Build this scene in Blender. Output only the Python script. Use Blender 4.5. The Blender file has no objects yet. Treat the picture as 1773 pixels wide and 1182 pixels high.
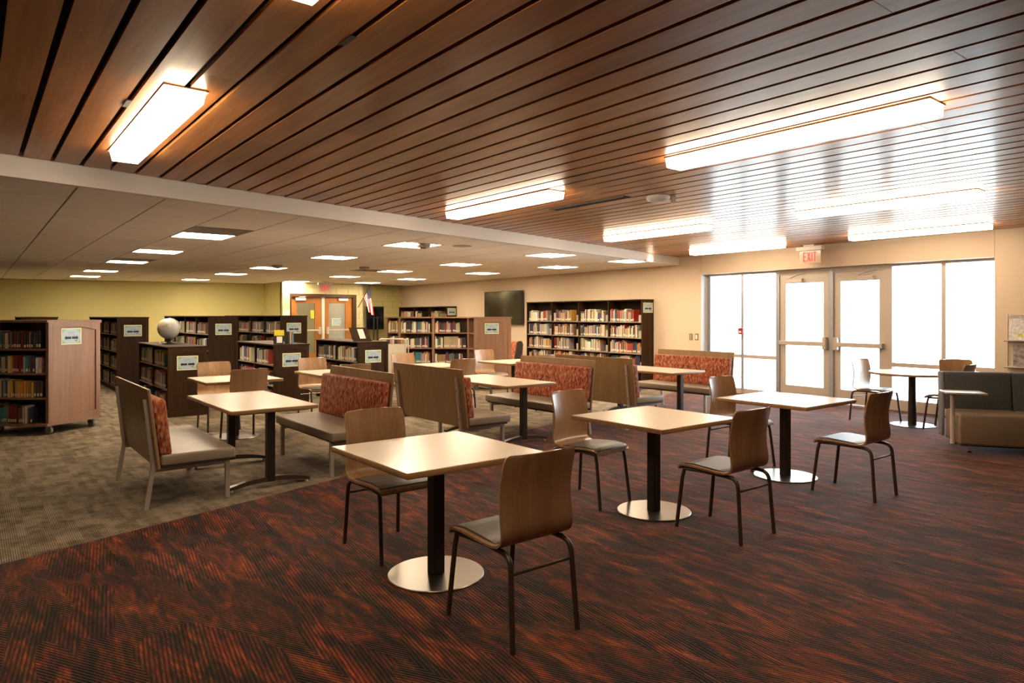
import bpy, bmesh, math, random
from mathutils import Vector, Matrix

S = bpy.context.scene
C = S.collection
PI = math.pi

# ------------------------------------------------------------------ camera
FPX, CXP, YHP, CH = 1182.0, 886.5, 546.0, 1.53      # focal length / centre / horizon in photo pixels, eye height
SN, CS = math.sin(math.radians(38.4)), math.cos(math.radians(38.4))
cam_d = bpy.data.cameras.new('camera')
cam_d.sensor_width = 36.0
cam_d.lens = 36.0 * FPX / 1773.0
cam_d.shift_y = -(591.0 - YHP) / 1773.0
cam_d.clip_start = 0.05
cam = bpy.data.objects.new('camera', cam_d)
C.objects.link(cam)
cam.location = (0, 0, CH)
cam.rotation_euler = (PI / 2, 0, -math.radians(38.4))
S.camera = cam

# ------------------------------------------------------------------ world, exposure
w = bpy.data.worlds.new('world')
S.world = w
w.use_nodes = True
bg = w.node_tree.nodes['Background']
bg.inputs['Color'].default_value = (0.80, 0.90, 1.0, 1)
bg.inputs['Strength'].default_value = 9.0
S.view_settings.view_transform = 'Standard'
S.view_settings.look = 'None'
S.view_settings.gamma = 1.0
S.view_settings.use_curve_mapping = False
S.view_settings.exposure = 1.0
LAMP = (1.0, 0.79, 0.55)
LINEAR_STRENGTH = 13.0
TROFFER_STRENGTH = 24.0
cy = S.cycles
cy.use_denoising = True
cy.max_bounces = 7
cy.diffuse_bounces = 4
cy.glossy_bounces = 4
cy.transmission_bounces = 4
cy.transparent_max_bounces = 8
cy.sample_clamp_indirect = 8.0
cy.caustics_reflective = False
cy.caustics_refractive = False

# ------------------------------------------------------------------ photo helpers (direction only; depth comes from the plane named)
def ratio(px):
    a = (px - CXP) / FPX
    return CS * a + SN, -SN * a + CS                 # room X and Y travelled per metre of depth

def on_y(px, Y):                                     # room X where the ray through column px meets the plane Y
    rx, ry = ratio(px)
    return rx / ry * Y

def z_at(py, X, Y):                                  # height seen at row py at room position X, Y
    return CH - (py - YHP) * (SN * X + CS * Y) / FPX

WALL0, WSL = 11.30, 0.045                            # window wall: X = 11.30 + 0.045 Y
WROT = -math.atan(WSL)

def on_wall(px, d=0.0):                              # room X, Y where the column px meets the window wall (d further out)
    rx, ry = ratio(px)
    t = (WALL0 + d) / (rx - WSL * ry)
    return rx * t, ry * t

# ------------------------------------------------------------------ materials
def newmat(name):
    m = bpy.data.materials.new(name)
    m.use_nodes = True
    nt = m.node_tree
    return m, nt, nt.nodes['Principled BSDF']

def N(nt, typ, **kw):
    n = nt.nodes.new(typ)
    for k, v in kw.items():
        setattr(n, k, v)
    return n

def ramp(nt, stops, interp='LINEAR'):
    r = N(nt, 'ShaderNodeValToRGB')
    r.color_ramp.interpolation = interp
    els = r.color_ramp.elements
    while len(els) < len(stops):
        els.new(0.5)
    for e, (p, c) in zip(els, stops):
        e.position = p
        e.color = (c[0], c[1], c[2], 1)
    return r

def plain(name, col, rough=0.6, metal=0.0, var=0.06, scale=30.0, spec=0.5, coat=0.0, bump=0.0):
    m, nt, b = newmat(name)
    tc = N(nt, 'ShaderNodeTexCoord')
    no = N(nt, 'ShaderNodeTexNoise')
    no.inputs['Scale'].default_value = scale
    no.inputs['Detail'].default_value = 3
    nt.links.new(tc.outputs['Object'], no.inputs['Vector'])
    r = ramp(nt, [(0.3, [c * (1 - var) for c in col]), (0.7, [min(1, c * (1 + var)) for c in col])])
    nt.links.new(no.outputs['Fac'], r.inputs['Fac'])
    nt.links.new(r.outputs['Color'], b.inputs['Base Color'])
    b.inputs['Roughness'].default_value = rough
    b.inputs['Metallic'].default_value = metal
    b.inputs['Specular IOR Level'].default_value = spec
    if coat:
        b.inputs['Coat Weight'].default_value = coat
        b.inputs['Coat Roughness'].default_value = 0.15
    if bump:
        bu = N(nt, 'ShaderNodeBump')
        bu.inputs['Strength'].default_value = bump
        bu.inputs['Distance'].default_value = 0.002
        nt.links.new(no.outputs['Fac'], bu.inputs['Height'])
        nt.links.new(bu.outputs['Normal'], b.inputs['Normal'])
    return m

def wood(name, dark, light, axis=2, rough=0.4, fine=40.0, coat=0.0, vary=0.25, spec=0.5, stretch=0.06, coat_rough=0.12):
    """grain runs along the given object axis; each object gets its own tone and grain offset"""
    m, nt, b = newmat(name)
    tc = N(nt, 'ShaderNodeTexCoord')
    oi = N(nt, 'ShaderNodeObjectInfo')
    mp = N(nt, 'ShaderNodeMapping')
    sc = [1.0, 1.0, 1.0]
    sc[axis] = stretch
    mp.inputs['Scale'].default_value = sc
    off = N(nt, 'ShaderNodeVectorMath', operation='SCALE')
    off.inputs[0].default_value = (7.3, 5.1, 3.7)
    nt.links.new(oi.outputs['Random'], off.inputs['Scale'])
    ad = N(nt, 'ShaderNodeVectorMath', operation='ADD')
    nt.links.new(tc.outputs['Object'], mp.inputs['Vector'])
    nt.links.new(mp.outputs['Vector'], ad.inputs[0])
    nt.links.new(off.outputs['Vector'], ad.inputs[1])
    n1 = N(nt, 'ShaderNodeTexNoise')
    n1.inputs['Scale'].default_value = fine
    n1.inputs['Detail'].default_value = 5
    n1.inputs['Roughness'].default_value = 0.6
    n1.inputs['Distortion'].default_value = 0.6
    n2 = N(nt, 'ShaderNodeTexNoise')
    n2.inputs['Scale'].default_value = fine * 0.18
    n2.inputs['Detail'].default_value = 2
    n2.inputs['Distortion'].default_value = 1.0
    nt.links.new(ad.outputs['Vector'], n1.inputs['Vector'])
    nt.links.new(ad.outputs['Vector'], n2.inputs['Vector'])
    mx = N(nt, 'ShaderNodeMath', operation='MULTIPLY_ADD')
    mx.inputs[1].default_value = 0.5
    nt.links.new(n1.outputs['Fac'], mx.inputs[0])
    hf = N(nt, 'ShaderNodeMath', operation='MULTIPLY')
    hf.inputs[1].default_value = 0.5
    nt.links.new(n2.outputs['Fac'], hf.inputs[0])
    nt.links.new(hf.outputs[0], mx.inputs[2])
    r = ramp(nt, [(0.32, dark), (0.68, light)])
    nt.links.new(mx.outputs[0], r.inputs['Fac'])
    hs = N(nt, 'ShaderNodeHueSaturation')
    va = N(nt, 'ShaderNodeMapRange')
    va.inputs['To Min'].default_value = 1 - vary
    va.inputs['To Max'].default_value = 1 + vary
    nt.links.new(oi.outputs['Random'], va.inputs['Value'])
    nt.links.new(va.outputs['Result'], hs.inputs['Value'])
    nt.links.new(r.outputs['Color'], hs.inputs['Color'])
    nt.links.new(hs.outputs['Color'], b.inputs['Base Color'])
    b.inputs['Roughness'].default_value = rough
    b.inputs['Specular IOR Level'].default_value = spec
    if coat:
        b.inputs['Coat Weight'].default_value = coat
        b.inputs['Coat Roughness'].default_value = coat_rough
    return m

def emitter(name, col, strength, base=(0.9, 0.9, 0.88)):
    m, nt, b = newmat(name)
    b.inputs['Base Color'].default_value = (*base, 1)
    b.inputs['Emission Color'].default_value = (*col, 1)
    b.inputs['Emission Strength'].default_value = strength
    return m

def math2(nt, op, a, b_, clamp=False):
    n = N(nt, 'ShaderNodeMath', operation=op)
    n.use_clamp = clamp
    for i, v in enumerate((a, b_)):
        if isinstance(v, (int, float)):
            n.inputs[i].default_value = v
        elif v is not None:
            nt.links.new(v, n.inputs[i])
    return n.outputs[0]

def red_carpet():
    m, nt, b = newmat('red_carpet')
    tc = N(nt, 'ShaderNodeTexCoord')
    sx = N(nt, 'ShaderNodeSeparateXYZ')
    nt.links.new(tc.outputs['Object'], sx.inputs[0])
    # broad colour streaks along Y
    def streak(sxx, syy, scale, det, dist):
        mp = N(nt, 'ShaderNodeMapping')
        mp.inputs['Scale'].default_value = (sxx, syy, 1)
        nt.links.new(tc.outputs['Object'], mp.inputs['Vector'])
        n = N(nt, 'ShaderNodeTexNoise')
        n.inputs['Scale'].default_value = scale
        n.inputs['Detail'].default_value = det
        n.inputs['Roughness'].default_value = 0.65
        n.inputs['Distortion'].default_value = dist
        nt.links.new(mp.outputs['Vector'], n.inputs['Vector'])
        return n.outputs['Fac']
    s1 = streak(10.0, 2.4, 1.0, 4, 0.9)
    s2 = streak(60.0, 7.0, 1.0, 2, 0.3)
    mixs = math2(nt, 'ADD', math2(nt, 'MULTIPLY', s1, 0.72), math2(nt, 'MULTIPLY', s2, 0.28))
    r = ramp(nt, [(0.38, (0.010, 0.008, 0.005)), (0.45, (0.026, 0.012, 0.006)), (0.50, (0.070, 0.019, 0.009)),
                  (0.545, (0.12, 0.028, 0.010)), (0.60, (0.22, 0.040, 0.012)), (0.66, (0.29, 0.070, 0.016))])
    nt.links.new(mixs, r.inputs['Fac'])
    # cord ribs that flip between two slants in drifting bands
    band = streak(3.1, 1.2, 1.0, 1, 0.4)
    sgn = math2(nt, 'SUBTRACT', math2(nt, 'MULTIPLY', math2(nt, 'GREATER_THAN', band, 0.5), 2.0), 1.0)
    co = math2(nt, 'ADD', sx.outputs['X'], math2(nt, 'MULTIPLY', math2(nt, 'MULTIPLY', sx.outputs['Y'], 0.36), sgn))
    co = math2(nt, 'ADD', co, math2(nt, 'MULTIPLY', sx.outputs['Y'], 0.22))
    rib = math2(nt, 'SINE', math2(nt, 'MULTIPLY', co, 2 * PI / 0.019), None)
    rib01 = math2(nt, 'ADD', math2(nt, 'MULTIPLY', rib, 0.5), 0.5)
    # yarn colour flecks
    fl = N(nt, 'ShaderNodeTexNoise')
    fl.inputs['Scale'].default_value = 260
    fl.inputs['Detail'].default_value = 2
    nt.links.new(tc.outputs['Object'], fl.inputs['Vector'])
    fr = ramp(nt, [(0.35, (0.35, 0.32, 0.30)), (0.5, (1, 1, 1)), (0.68, (1.6, 1.9, 1.5))])
    nt.links.new(fl.outputs['Fac'], fr.inputs['Fac'])
    m1 = N(nt, 'ShaderNodeMix', data_type='RGBA', blend_type='MULTIPLY')
    m1.inputs['Factor'].default_value = 1.0
    wn = N(nt, 'ShaderNodeTexWhiteNoise', noise_dimensions='1D')     # each cord its own yarn tone
    nt.links.new(math2(nt, 'FLOOR', math2(nt, 'ADD', math2(nt, 'DIVIDE', co, 0.019), 0.25), None), wn.inputs['W'])
    yr = ramp(nt, [(0.0, (0.75, 1.25, 1.0)), (0.35, (1.25, 0.9, 0.9)), (0.7, (0.9, 0.95, 0.9)), (1.0, (1.5, 1.6, 1.2))])
    nt.links.new(wn.outputs['Value'], yr.inputs['Fac'])
    m0 = N(nt, 'ShaderNodeMix', data_type='RGBA', blend_type='MULTIPLY')
    m0.inputs['Factor'].default_value = 1.0
    nt.links.new(r.outputs['Color'], m0.inputs['A'])
    nt.links.new(yr.outputs['Color'], m0.inputs['B'])
    nt.links.new(m0.outputs['Result'], m1.inputs['A'])
    nt.links.new(fr.outputs['Color'], m1.inputs['B'])
    rr = ramp(nt, [(0.0, (0.30, 0.27, 0.25)), (0.55, (1.0, 1.0, 1.0)), (1.0, (1.35, 1.4, 1.3))])
    nt.links.new(rib01, rr.inputs['Fac'])
    m2 = N(nt, 'ShaderNodeMix', data_type='RGBA', blend_type='MULTIPLY')
    m2.inputs['Factor'].default_value = 1.0
    nt.links.new(m1.outputs['Result'], m2.inputs['A'])
    nt.links.new(rr.outputs['Color'], m2.inputs['B'])
    nt.links.new(m2.outputs['Result'], b.inputs['Base Color'])
    bu = N(nt, 'ShaderNodeBump')
    bu.inputs['Strength'].default_value = 0.5
    bu.inputs['Distance'].default_value = 0.004
    nt.links.new(rib01, bu.inputs['Height'])
    nt.links.new(bu.outputs['Normal'], b.inputs['Normal'])
    b.inputs['Roughness'].default_value = 0.8
    b.inputs['Specular IOR Level'].default_value = 0.12
    b.inputs['Sheen Weight'].default_value = 0.22
    b.inputs['Sheen Roughness'].default_value = 0.35
    b.inputs['Sheen Tint'].default_value = (1.0, 0.72, 0.68, 1)
    return m

def gray_carpet():
    m, nt, b = newmat('gray_carpet')
    tc = N(nt, 'ShaderNodeTexCoord')
    sx = N(nt, 'ShaderNodeSeparateXYZ')
    nt.links.new(tc.outputs['Object'], sx.inputs[0])
    def cells(w_, h_, seed):
        c = N(nt, 'ShaderNodeCombineXYZ')
        fx = math2(nt, 'FLOOR', math2(nt, 'DIVIDE', sx.outputs['X'], w_), None)
        fy = math2(nt, 'FLOOR', math2(nt, 'ADD', math2(nt, 'DIVIDE', sx.outputs['Y'], h_), math2(nt, 'MULTIPLY', fx, 0.37)), None)
        nt.links.new(fx, c.inputs[0])
        nt.links.new(fy, c.inputs[1])
        c.inputs[2].default_value = seed
        wn = N(nt, 'ShaderNodeTexWhiteNoise', noise_dimensions='3D')
        nt.links.new(c.outputs[0], wn.inputs['Vector'])
        return wn.outputs['Value']
    p = math2(nt, 'ADD', math2(nt, 'MULTIPLY', cells(0.152, 0.19, 1.0), 0.5), math2(nt, 'MULTIPLY', cells(0.051, 0.36, 5.0), 0.5))
    fl = N(nt, 'ShaderNodeTexNoise')
    fl.inputs['Scale'].default_value = 7
    fl.inputs['Detail'].default_value = 6
    fl.inputs['Roughness'].default_value = 0.75
    nt.links.new(tc.outputs['Object'], fl.inputs['Vector'])
    q = math2(nt, 'ADD', math2(nt, 'MULTIPLY', p, 0.26), math2(nt, 'MULTIPLY', fl.outputs['Fac'], 0.74))
    r = ramp(nt, [(0.34, (0.110, 0.090, 0.060)), (0.48, (0.215, 0.172, 0.118)), (0.64, (0.34, 0.275, 0.195))])
    nt.links.new(q, r.inputs['Fac'])
    rib = math2(nt, 'ADD', math2(nt, 'MULTIPLY', math2(nt, 'SINE', math2(nt, 'MULTIPLY', sx.outputs['X'], 2 * PI / 0.0127), None), 0.5), 0.5)
    rr = ramp(nt, [(0.0, (0.5, 0.5, 0.48)), (0.6, (1, 1, 1)), (1.0, (1.3, 1.28, 1.25))])
    nt.links.new(rib, rr.inputs['Fac'])
    m2 = N(nt, 'ShaderNodeMix', data_type='RGBA', blend_type='MULTIPLY')
    m2.inputs['Factor'].default_value = 1.0
    nt.links.new(r.outputs['Color'], m2.inputs['A'])
    nt.links.new(rr.outputs['Color'], m2.inputs['B'])
    nt.links.new(m2.outputs['Result'], b.inputs['Base Color'])
    b.inputs['Roughness'].default_value = 0.9
    b.inputs['Specular IOR Level'].default_value = 0.15
    return m

def dash_fabric():
    m, nt, b = newmat('dash_fabric')
    tc = N(nt, 'ShaderNodeTexCoord')
    mp = N(nt, 'ShaderNodeMapping')
    mp.inputs['Scale'].default_value = (46, 46, 21)
    nt.links.new(tc.outputs['Object'], mp.inputs['Vector'])
    vo = N(nt, 'ShaderNodeTexVoronoi')
    vo.inputs['Scale'].default_value = 1.0
    nt.links.new(mp.outputs['Vector'], vo.inputs['Vector'])
    wn = N(nt, 'ShaderNodeSeparateColor')
    nt.links.new(vo.outputs['Color'], wn.inputs[0])
    r = ramp(nt, [(0.0, (0.13, 0.016, 0.010)), (0.32, (0.40, 0.165, 0.070)), (0.58, (0.24, 0.024, 0.012)),
                  (0.78, (0.44, 0.22, 0.11))], 'CONSTANT')
    nt.links.new(wn.outputs[0], r.inputs['Fac'])
    ed = ramp(nt, [(0.44, (0, 0, 0)), (0.56, (1, 1, 1))])
    nt.links.new(vo.outputs['Distance'], ed.inputs['Fac'])
    m2 = N(nt, 'ShaderNodeMix', data_type='RGBA', blend_type='MIX')
    nt.links.new(ed.outputs['Color'], m2.inputs['Factor'])
    nt.links.new(r.outputs['Color'], m2.inputs['A'])
    m2.inputs['B'].default_value = (0.36, 0.078, 0.015, 1)
    nt.links.new(m2.outputs['Result'], b.inputs['Base Color'])
    b.inputs['Roughness'].default_value = 0.7
    return m

def object_color(name, rough=0.45):
    m, nt, b = newmat(name)
    oi = N(nt, 'ShaderNodeObjectInfo')
    nt.links.new(oi.outputs['Color'], b.inputs['Base Color'])
    b.inputs['Roughness'].default_value = rough
    return m

def attr_color(name, rough=0.5):
    m, nt, b = newmat(name)
    a = N(nt, 'ShaderNodeAttribute', attribute_name='Col')
    nt.links.new(a.outputs['Color'], b.inputs['Base Color'])
    b.inputs['Roughness'].default_value = rough
    return m

def glass_mat():
    m = bpy.data.materials.new('window_glass')
    m.use_nodes = True
    nt = m.node_tree
    nt.nodes.clear()
    out = N(nt, 'ShaderNodeOutputMaterial')
    tr = N(nt, 'ShaderNodeBsdfTransparent')
    tr.inputs[0].default_value = (0.95, 0.97, 0.96, 1)
    gl = N(nt, 'ShaderNodeBsdfGlossy')
    gl.inputs['Roughness'].default_value = 0.02
    fr = N(nt, 'ShaderNodeFresnel')
    fr.inputs[0].default_value = 1.45
    mx = N(nt, 'ShaderNodeMixShader')
    nt.links.new(fr.outputs[0], mx.inputs[0])
    nt.links.new(tr.outputs[0], mx.inputs[1])
    nt.links.new(gl.outputs[0], mx.inputs[2])
    nt.links.new(mx.outputs[0], out.inputs[0])
    return m

def flag_mat():
    m, nt, b = newmat('flag_stripes')
    uv = N(nt, 'ShaderNodeUVMap')
    uv.uv_map = 'UVMap'
    s = N(nt, 'ShaderNodeSeparateXYZ')
    nt.links.new(uv.outputs[0], s.inputs[0])
    f = math2(nt, 'MODULO', math2(nt, 'FLOOR', math2(nt, 'MULTIPLY', s.outputs['Y'], 11.0), None), 2.0)
    r = ramp(nt, [(0.0, (0.42, 0.02, 0.025)), (0.5, (0.75, 0.70, 0.62))], 'CONSTANT')
    nt.links.new(f, r.inputs['Fac'])
    nt.links.new(r.outputs['Color'], b.inputs['Base Color'])
    b.inputs['Roughness'].default_value = 0.8
    return m

def globe_mat():
    m, nt, b = newmat('globe_map')
    tc = N(nt, 'ShaderNodeTexCoord')
    n = N(nt, 'ShaderNodeTexNoise')
    n.inputs['Scale'].default_value = 6
    n.inputs['Detail'].default_value = 5
    nt.links.new(tc.outputs['Object'], n.inputs['Vector'])
    r = ramp(nt, [(0.48, (0.46, 0.46, 0.42)), (0.52, (0.52, 0.46, 0.34)), (0.58, (0.36, 0.40, 0.28)), (0.66, (0.50, 0.34, 0.25))])
    nt.links.new(n.outputs['Fac'], r.inputs['Fac'])
    nt.links.new(r.outputs['Color'], b.inputs['Base Color'])
    b.inputs['Roughness'].default_value = 0.25
    return m

def sign_field_mat():
    m, nt, b = newmat('sign_print')
    tc = N(nt, 'ShaderNodeTexCoord')
    mp = N(nt, 'ShaderNodeMapping')
    mp.inputs['Scale'].default_value = (6.2, 1, 9.0)
    nt.links.new(tc.outputs['Object'], mp.inputs['Vector'])
    ln = N(nt, 'ShaderNodeVectorMath', operation='LENGTH')
    nt.links.new(mp.outputs['Vector'], ln.inputs[0])
    r = ramp(nt, [(0.60, (0.40, 0.50, 0.60)), (0.85, (0.38, 0.52, 0.48)), (1.0, (0.26, 0.42, 0.17))])
    nt.links.new(ln.outputs['Value'], r.inputs['Fac'])
    nt.links.new(r.outputs['Color'], b.inputs['Base Color'])
    b.inputs['Roughness'].default_value = 0.3
    return m

M = {}
M['plank'] = wood('ceiling_plank_wood', (0.25, 0.085, 0.018), (0.48, 0.19, 0.052), axis=1, rough=0.42, fine=26, coat=0.30, vary=0.20, coat_rough=0.17, spec=0.35)
M['black'] = plain('black_void', (0.012, 0.010, 0.009), 0.8)
M['fascia'] = plain('painted_fascia', (0.74, 0.69, 0.64), 0.55, var=0.02, scale=4)
M['tile'] = plain('ceiling_tile', (0.88, 0.83, 0.785), 0.85, var=0.05, scale=120, bump=0.2)
M['tbar'] = plain('ceiling_bar', (0.20, 0.165, 0.13), 0.6)
M['tgrid'] = plain('ceiling_grid', (0.34, 0.29, 0.23), 0.5)
M['beige'] = plain('beige_paint', (0.68, 0.545, 0.40), 0.6, var=0.02, scale=3, spec=0.3)
M['green'] = plain('green_paint', (0.66, 0.60, 0.26), 0.6, var=0.02, scale=3, spec=0.3)
M['block'] = plain('painted_block', (0.56, 0.51, 0.28), 0.6, var=0.03, scale=40, spec=0.3)
M['mortar'] = plain('painted_joint', (0.42, 0.37, 0.19), 0.8)
M['red_carpet'] = red_carpet()
M['gray_carpet'] = gray_carpet()
M['base'] = plain('rubber_base', (0.06, 0.045, 0.035), 0.6)
M['alum'] = plain('bronze_aluminium', (0.54, 0.465, 0.39), 0.4, metal=0.15, var=0.03)
M['alum_g'] = plain('grey_aluminium', (0.42, 0.44, 0.47), 0.35, metal=0.6, var=0.03)
M['glass'] = glass_mat()
M['white'] = plain('white_paint', (0.80, 0.80, 0.80), 0.5, var=0.02)
M['lens'] = emitter('lit_lens', LAMP, LINEAR_STRENGTH)
M['tlens'] = emitter('lit_troffer_lens', LAMP, TROFFER_STRENGTH)
M['clens'] = emitter('added_corridor_lens', LAMP, 9.0)  # glow of the lamp added in the corridor
M['laminate'] = plain('cream_laminate', (0.78, 0.67, 0.54), 0.24, var=0.015, scale=60, spec=0.5)
M['oakedge'] = wood('oak_edge', (0.27, 0.14, 0.055), (0.40, 0.23, 0.10), axis=0, rough=0.35, vary=0.05)
M['bronze'] = plain('dark_bronze_metal', (0.030, 0.022, 0.017), 0.35, metal=0.3, var=0.05)
M['steel'] = plain('brushed_steel', (0.27, 0.24, 0.21), 0.30, metal=1.0, var=0.02, scale=3)
M['tube'] = plain('bronze_tube', (0.095, 0.070, 0.050), 0.32, metal=0.6, var=0.04)
M['ply'] = wood('chair_plywood', (0.265, 0.138, 0.060), (0.44, 0.255, 0.130), axis=2, rough=0.30, fine=38, coat=0.25, vary=0.06)
M['vinyl'] = plain('gray_vinyl', (0.115, 0.100, 0.088), 0.40, var=0.04)
M['benchply'] = wood('bench_panel_wood', (0.225, 0.128, 0.053), (0.325, 0.195, 0.090), axis=2, rough=0.38, fine=30, vary=0.05, coat=0.1)
M['benchvinyl'] = plain('taupe_vinyl', (0.27, 0.215, 0.155), 0.42, var=0.05, scale=9)
M['benchleg'] = plain('taupe_metal', (0.46, 0.39, 0.32), 0.40, metal=0.3, var=0.03)
M['dash'] = dash_fabric()
M['oak'] = wood('oak_panel', (0.215, 0.110, 0.060), (0.345, 0.195, 0.120), axis=2, rough=0.42, fine=34, vary=0.04, stretch=0.05)
M['oakdark'] = wood('oak_interior', (0.10, 0.052, 0.025), (0.16, 0.085, 0.042), axis=1, rough=0.5, vary=0.05)
M['walnut'] = wood('dark_walnut', (0.022, 0.010, 0.0045), (0.050, 0.025, 0.011), axis=2, rough=0.5, fine=34, vary=0.12, spec=0.12)
M['shelf'] = wood('shelf_board', (0.22, 0.175, 0.130), (0.32, 0.26, 0.20), axis=1, rough=0.45, vary=0.08)
M['case_in'] = plain('case_interior', (0.022, 0.014, 0.009), 0.6)
M['book'] = object_color('book_cover')
M['bookmass'] = attr_color('book_mass')
M['page'] = plain('paper_pages', (0.62, 0.55, 0.42), 0.8)
M['label'] = plain('white_label', (0.78, 0.73, 0.64), 0.6)
M['paper'] = plain('cream_paper', (0.78, 0.74, 0.55), 0.5, var=0.02)
M['signprint'] = sign_field_mat()
M['ink'] = plain('black_ink', (0.012, 0.012, 0.014), 0.5)
M['inkgrey'] = plain('grey_ink', (0.30, 0.33, 0.36), 0.5)
M['gold'] = plain('gold_ink', (0.25, 0.17, 0.02), 0.5)
M['yellow'] = plain('yellow_card', (0.72, 0.55, 0.02), 0.5)
M['tv'] = plain('black_screen', (0.006, 0.006, 0.007), 0.12, spec=0.6)
M['blackp'] = plain('black_plastic', (0.018, 0.016, 0.015), 0.4)
M['chrome'] = plain('chrome', (0.75, 0.75, 0.76), 0.12, metal=1.0, var=0.01)
M['grille'] = plain('grey_grille', (0.36, 0.32, 0.26), 0.5)
M['rubber'] = plain('grey_rubber', (0.20, 0.19, 0.18), 0.6)
M['redplastic'] = plain('red_plastic', (0.35, 0.02, 0.03), 0.35)
M['exitred'] = emitter('lit_red_letters', (1.0, 0.05, 0.04), 0.55, (0.35, 0.01, 0.01))
M['exitclear'] = plain('clear_sign_panel', (0.60, 0.46, 0.36), 0.2)
M['doorwood'] = wood('orange_door_wood', (0.34, 0.125, 0.022), (0.48, 0.20, 0.045), axis=2, rough=0.35, fine=30, vary=0.05)
M['frame_shadow'] = plain('dark_frame_and_shadow', (0.060, 0.028, 0.012), 0.4)  # frame colour, also used for the deep shadow at the right side
M['cream'] = plain('cream_wall', (0.60, 0.53, 0.40), 0.7, var=0.03)
M['sofagray'] = plain('charcoal_weave', (0.070, 0.068, 0.066), 0.85, var=0.45, scale=190)
M['sofa_lit_side'] = plain('window_lit_slate', (0.16, 0.16, 0.17), 0.7, var=0.1, scale=120)  # window light on the sofa side put in as a paler slate
M['sofaseat'] = plain('tan_vinyl', (0.235, 0.165, 0.105), 0.38, var=0.04, scale=6)
M['tablet'] = plain('tablet_top', (0.55, 0.47, 0.40), 0.25)
M['cart'] = plain('cream_metal', (0.66, 0.60, 0.48), 0.4)
M['flag'] = flag_mat()
M['canton'] = plain('navy_cloth', (0.02, 0.025, 0.07), 0.8)
M['globe'] = globe_mat()
M['switch'] = plain('almond_plate', (0.30, 0.22, 0.11), 0.4)
M['acrylic'] = plain('frosted_acrylic', (0.72, 0.70, 0.68), 0.15)
M['concrete'] = plain('pale_concrete', (0.62, 0.60, 0.56), 0.9)
M['paleblue'] = plain('pale_blue_siding', (0.50, 0.58, 0.64), 0.8)
M['mag_a'] = plain('pink_magazine', (0.42, 0.25, 0.24), 0.4, var=0.5, scale=22)
M['mag_b'] = plain('grey_magazine', (0.30, 0.26, 0.24), 0.4, var=0.6, scale=18)
M['mag_c'] = plain('white_magazine', (0.70, 0.68, 0.66), 0.4, var=0.3, scale=26)

# ------------------------------------------------------------------ mesh helpers
def nb():
    return bmesh.new()

def box(bm, x0, x1, y0, y1, z0, z1, mtx=None):
    vs = [bm.verts.new(p) for p in ((x0, y0, z0), (x1, y0, z0), (x1, y1, z0), (x0, y1, z0),
                                    (x0, y0, z1), (x1, y0, z1), (x1, y1, z1), (x0, y1, z1))]
    for f in ((0, 3, 2, 1), (4, 5, 6, 7), (0, 1, 5, 4), (1, 2, 6, 5), (2, 3, 7, 6), (3, 0, 4, 7)):
        bm.faces.new([vs[i] for i in f])
    if mtx is not None:
        bmesh.ops.transform(bm, matrix=mtx, verts=vs)
    return vs

def bevel(bm, r, seg=2, geom=None):
    bmesh.ops.bevel(bm, geom=geom or (bm.edges[:] + bm.verts[:]), offset=r, segments=seg, profile=0.5, affect='EDGES', clamp_overlap=True)
    return bm

def prism(bm, pts, z0, z1):
    """vertical prism over a counter-clockwise plan outline"""
    lo = [bm.verts.new((x, y, z0)) for x, y in pts]
    hi = [bm.verts.new((x, y, z1)) for x, y in pts]
    n = len(pts)
    bm.faces.new(lo[::-1])
    bm.faces.new(hi)
    for i in range(n):
        j = (i + 1) % n
        bm.faces.new((lo[i], lo[j], hi[j], hi[i]))

def prism_y(bm, pts, y0, y1):
    """prism along Y over an outline in XZ"""
    a = [bm.verts.new((x, y0, z)) for x, z in pts]
    b = [bm.verts.new((x, y1, z)) for x, z in pts]
    n = len(pts)
    bm.faces.new(a)
    bm.faces.new(b[::-1])
    for i in range(n):
        j = (i + 1) % n
        bm.faces.new((a[j], a[i], b[i], b[j]))

def prism_x(bm, pts, x0, x1):
    """prism along X over an outline in YZ"""
    a = [bm.verts.new((x0, y, z)) for y, z in pts]
    b = [bm.verts.new((x1, y, z)) for y, z in pts]
    n = len(pts)
    bm.faces.new(a[::-1])
    bm.faces.new(b)
    for i in range(n):
        j = (i + 1) % n
        bm.faces.new((a[i], a[j], b[j], b[i]))

def smooth_path(pts, n=5):
    """round the corners of a polyline with a Catmull-Rom pass"""
    P = [Vector(p) for p in pts]
    out = []
    for i in range(len(P) - 1):
        p0, p1, p2, p3 = P[max(i - 1, 0)], P[i], P[i + 1], P[min(i + 2, len(P) - 1)]
        for k in range(n):
            t = k / n
            out.append(0.5 * ((2 * p1) + (-p0 + p2) * t + (2 * p0 - 5 * p1 + 4 * p2 - p3) * t * t + (-p0 + 3 * p1 - 3 * p2 + p3) * t ** 3))
    out.append(P[-1])
    return out

def tube(bm, pts, r, seg=8):
    P = [Vector(p) for p in pts]
    rings = []
    up = Vector((0, 0, 1))
    prev = None
    for i, p in enumerate(P):
        d = (P[min(i + 1, len(P) - 1)] - P[max(i - 1, 0)]).normalized()
        if prev is None:
            a = d.cross(up if abs(d.z) < 0.9 else Vector((1, 0, 0))).normalized()
        else:
            a = (prev - d * prev.dot(d)).normalized()
        prev = a
        b = d.cross(a)
        rr = r[i] if isinstance(r, (list, tuple)) else r
        rings.append([bm.verts.new(p + (a * math.cos(2 * PI * k / seg) + b * math.sin(2 * PI * k / seg)) * rr) for k in range(seg)])
    for q, s in zip(rings, rings[1:]):
        for k in range(seg):
            bm.faces.new((q[k], q[(k + 1) % seg], s[(k + 1) % seg], s[k]))
    bm.faces.new(rings[0][::-1])
    bm.faces.new(rings[-1])

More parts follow.
